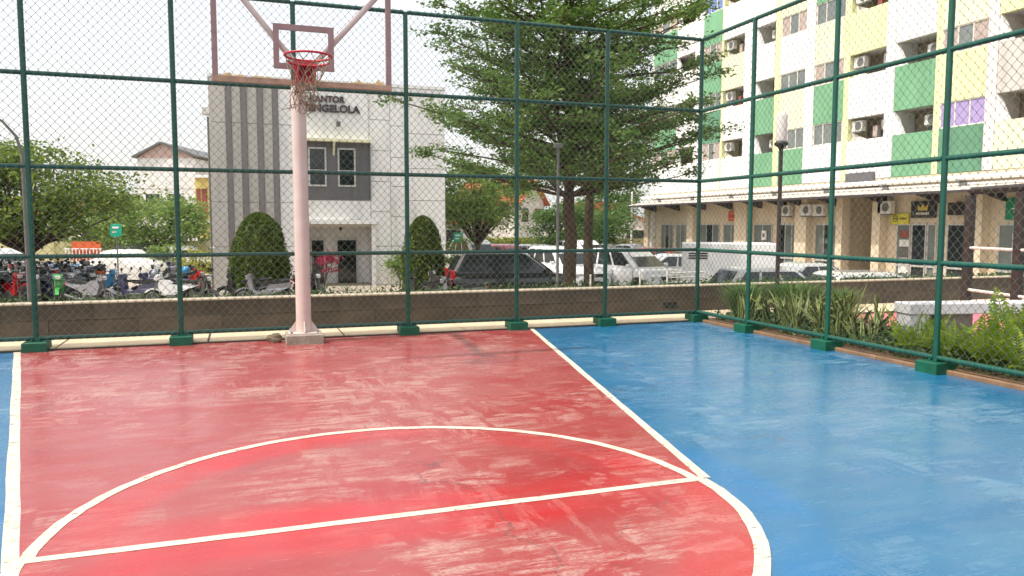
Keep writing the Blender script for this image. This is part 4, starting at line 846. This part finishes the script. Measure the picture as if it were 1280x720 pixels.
# ------------------------------------------------------------------ street furniture
lp = empty('garden_lamp', (1.82, .35, 0), 0, 'black garden lamp post with a tall pale lantern by the variegated plants', 'lamp'); lp.scale = (1, 1, .965)
MB().tube([(0, 0, -.03), (0, 0, .25), (0, 0, 3.0)], [.05, .036, .034], 10).build('post', 'dark_brown', lp); MB().lathe([(.03, 2.92), (.05, 2.97), (.115, 3.02), (.115, 3.06), (0, 3.06)], n=16).build('collar', 'black', lp)
MB().lathe([(0, 3.061), (.088, 3.062), (.092, 3.1), (.092, 3.52), (.07, 3.57), (0, 3.58)], n=18).build('lantern', 'lantern', lp)
MB().lathe([(.09, 0), (.09, .02), (.05, .03)], n=12).build('foot', 'black', lp)
x, y = Wd(697, 18); gp = empty('steel_pole', (x, y, LOT), 0, 'slim grey steel pole in front of the large tree trunk', 'pole'); MB().tube([(0, 0, 0), (0, 0, 4.4)], .036, 10).build('shaft', 'metal_grey', gp); MB().box((-.1, -.06, 4.4), (.1, .06, 4.52), .02).build('cap', 'metal_grey', gp); MB().box((-.1, -.1, 0), (.1, .1, .02)).build('foot_plate', 'metal_grey', gp)
x, y = Wd(789, 55); fp = empty('flag_pole', (x, y, LOT), 0, 'thin white flag pole before the far trees', 'pole'); MB().tube([(0, 0, 0), (0, 0, 5.0)], .07, 8).build('shaft', 'white', fp); MB().lathe([(0, 5.12), (.07, 5.06), (.07, 5.0)], n=8).build('finial', 'white', fp)
x, y = Wd(34, 22); sl = empty('street_lamp', (x, y, LOT), 0, 'street lamp with a curved arm reaching over the shade tree', 'lamp'); MB().tube([(0, 0, 0), (0, 0, 4.6), (-.12, -.03, 5.1), (-.42, -.1, 5.5), (-.9, -.2, 5.75), (-1.5, -.35, 5.8)], [.05, .045, .04, .035, .03, .03], 8).build('post', 'metal_grey', sl); MB().box((-2.0, -.55, 5.74), (-1.45, -.25, 5.86), .03).build('lamp_head', 'metal_grey', sl)
def road_sign(px, d, zt, wd, ht, label):
    x, y = Wd(px, d); g = empty('road_sign', (x, y, LOT), -yaw, label, 'sign', 'green street signs'); MB().tube([(0, 0, 0), (0, 0, zt-LOT)], .03, 8).build('post', 'metal_grey', g)
    b = MB().box((-wd/2, -.06, zt-LOT-ht), (wd/2, -.031, zt-LOT), .008).build('panel', 'teal', g)
    MB().box((-wd*.3, -.066, zt-LOT-ht*.35), (wd*.3, -.0605, zt-LOT-ht*.2)).build('print', 'white', b); MB().box((-wd*.3, -.066, zt-LOT-ht*.7), (wd*.05, -.0605, zt-LOT-ht*.55)).build('print', 'white', b)
road_sign(147, 34, 1.55, .5, .55, 'small green street sign on a post beside the shade tree'); road_sign(573, 38, 1.15, .45, .45, 'small teal street sign by the end of the office')
# low pipe railing above the wall
rl = empty('pipe_railing', (-.05, 1.9, .36), 0, 'low white pipe railing behind the wall near the tree trunk', 'railing')
px_ = [(-.95, .30), (.05, .36), (.62, .36), (1.42, .32)]
for x, h in px_: MB().tube([(x, 0, -.35), (x, 0, h)], .017, 8).build('post', 'rail_white', rl)
for z, (a, b) in ((.30, (.62, 1.42)), (.12, (.62, 1.42)), (.21, (.62, 1.42))): MB().tube([(a+.018, 0, z), (b-.018, 0, z)], .013, 6).build('rail', 'rail_white', rl)
for k in range(7): MB().tube([(.71+k*.1, 0, .133), (.71+k*.1, 0, .287)], .006, 5).build('baluster', 'rail_white', rl)
# red gate panel behind the motorcycles
gt = empty('slatted_gate', (*Wd(108, 40), LOT), -yaw, 'orange red panel with white vertical bars behind the motorcycles', 'gate')
MB().box((-.75, 0, .1), (.75, .05, 1.75)).build('panel', 'orange', gt)
for k in range(11): MB().box((-1.05+k*.18, -.08, .1), (-1.01+k*.18, -.04, 1.35)).build('bar', 'white', gt)
MB().box((-1.08, -.081, 1.351), (.83, -.039, 1.4)).build('top_rail', 'white', gt)

# ------------------------------------------------------------------ far walls, hedge, houses
bw = empty('boundary_wall', (0, 41.5, LOT), 0, 'pale yellow boundary wall closing the far side of the parking lot', 'wall')
for k in range(14):
    x0 = -34+k*4.1; MB().box((x0+.12, 0, 0), (x0+4.0, .15, 1.62)).build('wall_bay', 'boundary', bw); MB().box((x0-.1, -.06, 0), (x0+.118, .21, 1.72)).build('pier', 'boundary', bw)
P = np.stack([rng.uniform(3, 19, 9000), rng.uniform(40.3, 41.2, 9000), rng.uniform(LOT, LOT+1.75, 9000)], 1)
hd = ob('hedge', leaves('hedge', P, 'leaf_hedge', .22, .6, .3)); tag(hd, 'yellow green clipped hedge along the foot of the boundary wall', 'hedge', kind='stuff')
def gable_house(name, loc, rz, label, wd, dp, h, rh, wm, rm, wins, eave=.5):
    g = empty(name, loc, rz, label, 'house'); MB().box((-wd/2, 0, 0), (wd/2, dp, h)).build('wall', wm, g)
    MB().prism([(-wd/2, h), (wd/2, h), (0, h+rh-.15)], 'y', .01, dp-.01).build('gable', wm, g)
    rf_ = MB().prism([(-wd/2-eave, h-eave*rh/(wd/2)+.0), (0, h+rh), (wd/2+eave, h-eave*rh/(wd/2)), (wd/2+eave, h-eave*rh/(wd/2)-.14), (0, h+rh-.14), (-wd/2-eave, h-eave*rh/(wd/2)-.14)], 'y', -eave, dp+eave).build('roof', rm, g)
    for s_ in (-1, 1):
        n = int(math.hypot(wd/2+eave, rh)/.35)
        for k in range(n):
            t = k/n; x = s_*(wd/2+eave)*(1-t); z = h-eave*rh/(wd/2)+(rh+eave*rh/(wd/2))*t; MB().box((x-.03, -eave-.01, z+.005), (x+.03, dp+eave+.01, z+.05)).build('tile_row', rm, rf_)
    for x0, x1, z0, z1, pm in wins:
        f_ = MB().box((x0-.08, -.06, z0-.08), (x1+.08, -.001, z1+.08)).build('window', 'far_wall', g); MB().box((x0, -.075, z0), (x1, -.061, z1)).build('pane', pm, f_)
    return g
gable_house('house', (*Wd(664, 74), LOT), -yaw+1.05, 'house with bright red tiled gable roof beyond the trees', 5.0, 7, 5.0, 1.9, 'far_wall', 'roof_red', [(-1.9, -.7, 2.9, 4.2, 'glass'), (.6, 1.8, 2.9, 4.2, 'glass')])
gable_house('house', (*Wd(768, 80), LOT), -yaw-.2, 'low house with faded terracotta roof behind the flag pole', 8, 7, 2.9, 1.5, 'far_wall', 'roof_red', [(-3, -1.2, .8, 2.1, 'glass'), (1.2, 3, .8, 2.1, 'glass')])
hh = empty('house', (*Wd(222, 58), LOT), -yaw, 'grey three storey house with yellow balcony bay and red shutters', 'house'); hh.scale = (1, 1, 1.32)
MB().box((-2.75, 0, 0), (1.55, 8, 5.7)).build('wall', 'house_white', hh); MB().prism([(-2.75, 5.7), (1.55, 5.7), (.6, 6.1), (-.9, 6.5), (-2.0, 6.1)], 'y', .005, 7.9).build('roof', 'roof_pale', hh)
MB().prism([(-2.95, 5.701), (-.9, 6.51), (-.9, 6.62), (-3.1, 5.78)], 'y', -.3, 8.2).prism([(1.75, 5.72), (-.899, 6.51), (-.899, 6.62), (1.9, 5.82)], 'y', -.3, 8.2).build('roof_edge', 'metal_grey', hh)
MB().box((1.551, -.2, 1.2), (2.55, 7, 4.6)).build('balcony_bay', 'house_yellow', hh); MB().box((1.5, -.7, 4.6), (2.7, 0, 4.75)).build('balcony_roof', 'white', hh); MB().box((1.5, -.8, 2.05), (2.7, -.201, 2.2)).build('balcony_floor', 'white', hh)
MB().box((1.65, -.25, 2.3), (1.95, -.201, 4.0)).build('shutter', 'wood_red', hh); MB().box((2.05, -.25, 2.3), (2.45, -.201, 4.0)).build('shutter', 'wood_red', hh)
for k in range(6): MB().box((1.52+k*.2, -.78, 2.2), (1.54+k*.2, -.76, 2.8)).build('balcony_bar', 'metal_grey', hh)
for z in (1.9, 4.0): MB().box((-2.7, -.02, z), (1.5, -.001, z+.06)).build('string_course', 'far_wall', hh)
for x0 in (-2.2, -.6): MB().box((x0, -.05, 2.6), (x0+1, -.001, 3.7)).build('window', 'glass', hh)
ghs = empty('house', (*Wd(585, 50), LOT), -yaw, 'plain grey garden house with dark window behind the teal sign', 'house'); MB().box((-1.6, 0, 0), (1.1, 3, 2.7)).build('wall', 'house_grey', ghs); MB().box((-1.75, -.2, 2.701), (1.25, 3.2, 2.85)).build('roof', 'roof_red', ghs); MB().box((-1.4, -.03, 1.1), (-.5, -.001, 2.3)).build('window', 'glass', ghs)
for i, (px, d, wd, h, m, l) in enumerate(((60, 62, 9, 3.4, 'far_wall', 'long pale building behind the shade tree'), (745, 95, 7, 4.2, 'house_grey', 'grey house far behind the forked tree'), (520, 70, 9, 4.2, 'far_wall', 'pale house hidden behind the office'))):
    g = empty('house', (*Wd(px, d), LOT), -yaw, l, 'house'); MB().box((-wd/2, 0, 0), (wd/2, 6, h)).build('wall', m, g); MB().prism([(-wd/2-.4, h+.002), (wd/2+.4, h+.002), (wd/2-1.5, h+1.3), (-wd/2+1.5, h+1.3)], 'y', -.4, 6.4).build('roof', 'roof_red', g)
    for k in range(4): MB().box((-wd/2+.6+k*wd/4, -.04, .9), (-wd/2+1.7+k*wd/4, -.001, 2.2)).build('window', 'glass', g)

# ------------------------------------------------------------------ planting strip behind the wall
tag(MB().box((-16, WY+.242, LOT), (30, WY+1.0, .34)).build('planting_strip', 'earth'), kind='structure')
n = 9000; P = np.stack([rng.uniform(-13, 12, n), rng.uniform(1.42, 2.05, n), .35+np.abs(rng.normal(0, .075, n))+.03*np.sin(np.arange(n))], 1)
tag(ob('ground_cover', leaves('ground_cover', P, 'leaf_cover', .085, .4, .1)), 'low leafy ground cover peeping over the stone wall', 'plants', kind='stuff')

# ------------------------------------------------------------------ planting bed, bench and play area on the right
kb = tag(empty('garden_kerb', (0, -1, 0), 0, 'brown kerb edging the blue court below the side fence', 'kerb'))
for k in range(14):
    y0 = -.16-k*.9; MB().box((.006, -.897+y0+1, -.05), (.15, y0+1-.003, .045+random.uniform(-.003, .003)), .012).build('kerb_stone', 'kerb', kb)
tag(MB().box((.152, -13, -.3), (1.75, -.028, .045)).build('planting_bed', 'earth'), kind='structure')
sheet('play_floor', [(2.2, -2.7), (3.7, -2.7), (6.6, .55), (2.2, .55)], -.004, 'pink'); sheet('garden_paving', [(2.2, -12), (14, -12), (14, .55), (6.62, .55), (3.72, -2.71), (2.2, -2.71)], -.005, 'concrete')
tag(sheet('garden_path', [(1.76, -9), (2.19, -9), (2.19, .55), (1.76, .55)], -.006, 'concrete'))
bn = empty('garden_bench', (1.55, -2.75, 0), R(-12), 'grey white concrete bench with pink underside panels behind the ferns', 'bench')
MB().box((0, 0, .35), (3.4, .36, .50), .012).build('seat', 'bench_white', bn)
for x0, x1, m in ((0.02, .3, 'bench_white'), (2.1, 2.45, 'bench_white'), (3.1, 3.38, 'bench_white')): MB().box((x0, .03, -.02), (x1, .33, .349)).build('leg', m, bn)
MB().box((.42, .08, -.02), (.98, .3, .348)).build('support_block', 'bench_brown', bn)
pg = empty('pergola_frame', (5.7, .2, 0), 0, 'dark brown timber frame with white rails beyond the bench', 'frame')
A = Vector(Wd(1210, 14.6)); B = Vector(Wd(1273, 13.2)); D_ = A-Vector((5.7, .2)); E_ = B-Vector((5.7, .2)); F_ = E_+(E_-D_)
for q in (D_, E_, F_): MB().box((q.x-.065, q.y-.065, -.02), (q.x+.065, q.y+.065, 2.12), .008).build('post', 'dark_brown', pg)
MB().tube([(D_.x, D_.y, 2.19), (F_.x, F_.y, 2.19)], .07, 4).build('top_beam', 'dark_brown', pg)
for z in (.34, 1.13): MB().tube([(D_.x, D_.y, z), (F_.x, F_.y, z)], .028, 8).build('rail', 'rail_white', pg)
# variegated sword plants: each leaf a part
def blade(h, w_, bend, tw):
    V = []; F = []; g = MB(); e = MB(); N = 6; c_ = []
    for i in range(N+1):
        t = i/N; wd = w_*(.35+1.3*t*(1-t)+.35*(1-t))*(1-t**4); c_.append((bend*t*t*h, h*t*(1-.15*bend*t), wd))
    def row(s0, s1): return [(x+abs(s_)*.004, s_*wd, z) for x, z, wd in c_ for s_ in (s0, s1)]
    for a, b, mb_ in ((-.64, .64, g), (-1, -.64, e), (.64, 1, e)):
        mb_.add(row(a, b), [(2*i, 2*i+1, 2*i+3, 2*i+2) for i in range(N)], True)
    return g, e
BL = []
for h, w_, b in ((.74, .036, .12), (.68, .040, .35), (.82, .032, .22), (.62, .042, .55), (.74, .036, .85)):
    g, e = blade(h, w_, b, 0); BL.append((g.mesh('leaf', 'snake_green'), e.mesh('leaf_edge', 'snake_edge')))
random.seed(21)
spots = [(.42, -.75), (.75, -.5), (1.05, -.9), (.5, -1.25), (.95, -1.35), (1.4, -1.1), (.45, -1.75), (.9, -1.85), (1.3, -1.7), (.55, -2.2), (1.0, -2.3), (1.45, -2.2), (.5, -2.65), (.95, -2.75), (.42, -3.05), (1.3, -.55), (.7, -1.55), (1.2, -2.0), (.75, -2.45)]
for i, (x, y) in enumerate(spots):
    r_ = empty('sword_plant', (x, y, .045), random.uniform(0, 6), 'yellow edged sword plant %s %s' % ('at the kerb' if x < .6 else 'in the middle of the bed' if x < 1.1 else 'at the back of the bed', 'near the fence corner post' if y > -1 else 'by the second side fence post' if y > -2.1 else 'by the third side fence post'), 'plant', 'variegated sword plants in the planting bed'); sc_ = random.uniform(.68, .95)*(1 if y < -1 else .9)
    for k in range(13):
        g, e = random.choice(BL); a = random.uniform(0, 6.28); o = ob('leaf', g, r_, (random.gauss(0, .06), random.gauss(0, .06), -.01)); o.rotation_euler = (random.gauss(0, .14), random.gauss(.12, .16), a); o.scale = (sc_, sc_, sc_*random.uniform(.7, 1.1)); ob('leaf_edge', e, o)
n = 5200; P = np.stack([rng.uniform(.18, 1.7, n), rng.uniform(-5.6, -.15, n), .05+np.abs(rng.normal(0, .07, n))], 1)
tag(ob('ground_cover', leaves('ground_cover', P, 'leaf_cover', .07, .6, .3)), 'small dark green ground cover leaves between the sword plants and the kerb', 'plants', kind='stuff')
# fine leaved grassy shrub by the corner
def grass_shrub(loc, label, n, h, r_, lm):
    g = empty('grassy_shrub', loc, 0, label, 'plant'); a = rng.uniform(0, 6.28, n); rr = rng.uniform(0, 1, n)**.6*r_; hh_ = h*rng.uniform(.5, 1.1, n); ln = rng.uniform(.1, .5, n)*h; d = np.stack([np.cos(a), np.sin(a)], 1); V = []; 
    b = d*rr[:, None]*.5; t = d*(rr+ln)[:, None]; m_ = (b+t)/2*.9; s_ = np.stack([-d[:, 1], d[:, 0]], 1)*.006
    z0 = np.zeros((n, 1)); V = np.stack([np.c_[b-s_, z0], np.c_[b+s_, z0], np.c_[m_+s_, hh_[:, None]*.75], np.c_[m_-s_, hh_[:, None]*.75], np.c_[t, hh_[:, None]]], 1).reshape(-1, 3); i = np.arange(n)*5
    F = np.concatenate([np.stack([i, i+1, i+2], 1), np.stack([i, i+2, i+3], 1), np.stack([i+3, i+2, i+4], 1)]); o = ob('blades', np_mesh('blades', V, F, lm), g); o['kind'] = 'stuff'; return g
grass_shrub((1.15, .25, .02), 'fine bladed green shrub at the corner behind the fence', 700, .55, .5, 'leaf_dark'); grass_shrub((1.75, -.15, .02), 'fine bladed shrub beside the garden lamp', 800, .6, .5, 'leaf_dark'); grass_shrub((2.35, -.5, .02), 'fine bladed shrub towards the play area', 600, .5, .45, 'leaf_dark')
# ferns: each frond a part
def frond(h, bend, seedv):
    r0 = random.Random(seedv); mb = MB(); N = 17; pts = []
    for i in range(N+1):
        t = i/N; pts.append(Vector((bend*h*t**1.8, 0, h*(t-.32*bend*t*t))))
    mb.tube(pts[::3]+[pts[-1]], .004, 4, False)
    for i in range(2, N+1):
        t = i/N; L_ = h*.17*math.sin(math.pi*min(1, .12+t*.86))**.8; p = pts[i]; tn = (pts[i]-pts[i-1]).normalized()
        for s_ in (-1, 1):
            d = Vector((.25*tn.x+.0, s_, .1+.2*tn.z)).normalized(); q = p+d*L_*r0.uniform(.8, 1.1); q.z -= L_*.15; w_ = tn*h*.022
            mb.add([p-w_, p+d*L_*.5+w_*1.1+Vector((0, 0, .008)), q, p+d*L_*.5-w_*1.1], [(0, 3, 2, 1)] if s_ < 0 else [(0, 1, 2, 3)])
    return mb.mesh('frond', 'leaf_fern')
FR = [frond(h, b, i) for i, (h, b) in enumerate(((.72, .35), (.62, .7), (.8, .22), (.55, 1.0), (.66, .5)))]
random.seed(31)
for i, (x, y, s_) in enumerate(((.5, -3.75, .72), (.95, -3.6, .75), (.55, -4.25, .85), (1.0, -4.15, .95), (.5, -4.75, .95), (.95, -4.7, 1.1), (.45, -5.2, 1.0), (1.2, -5.15, 1.15), (.9, -5.55, 1.0), (1.45, -4.5, 1.05))):
    r_ = empty('fern', (x, y, .045), random.uniform(0, 6), 'yellow green arching fern %s %s' % ('beside the kerb' if x < .6 else 'at the back of the bed', 'next to the sword plants' if y > -4 else 'by the last fence post' if y > -4.8 else 'past the last fence post'), 'plant', 'ferns in the planting bed')
    for k in range(15):
        a = random.uniform(0, 6.28); o = ob('frond', random.choice(FR), r_, (.03*math.cos(a), .03*math.sin(a), -.01)); o.rotation_euler = (random.gauss(0, .12), random.gauss(.18, .2), a); o.scale = (s_*random.uniform(.7, 1.05),)*3
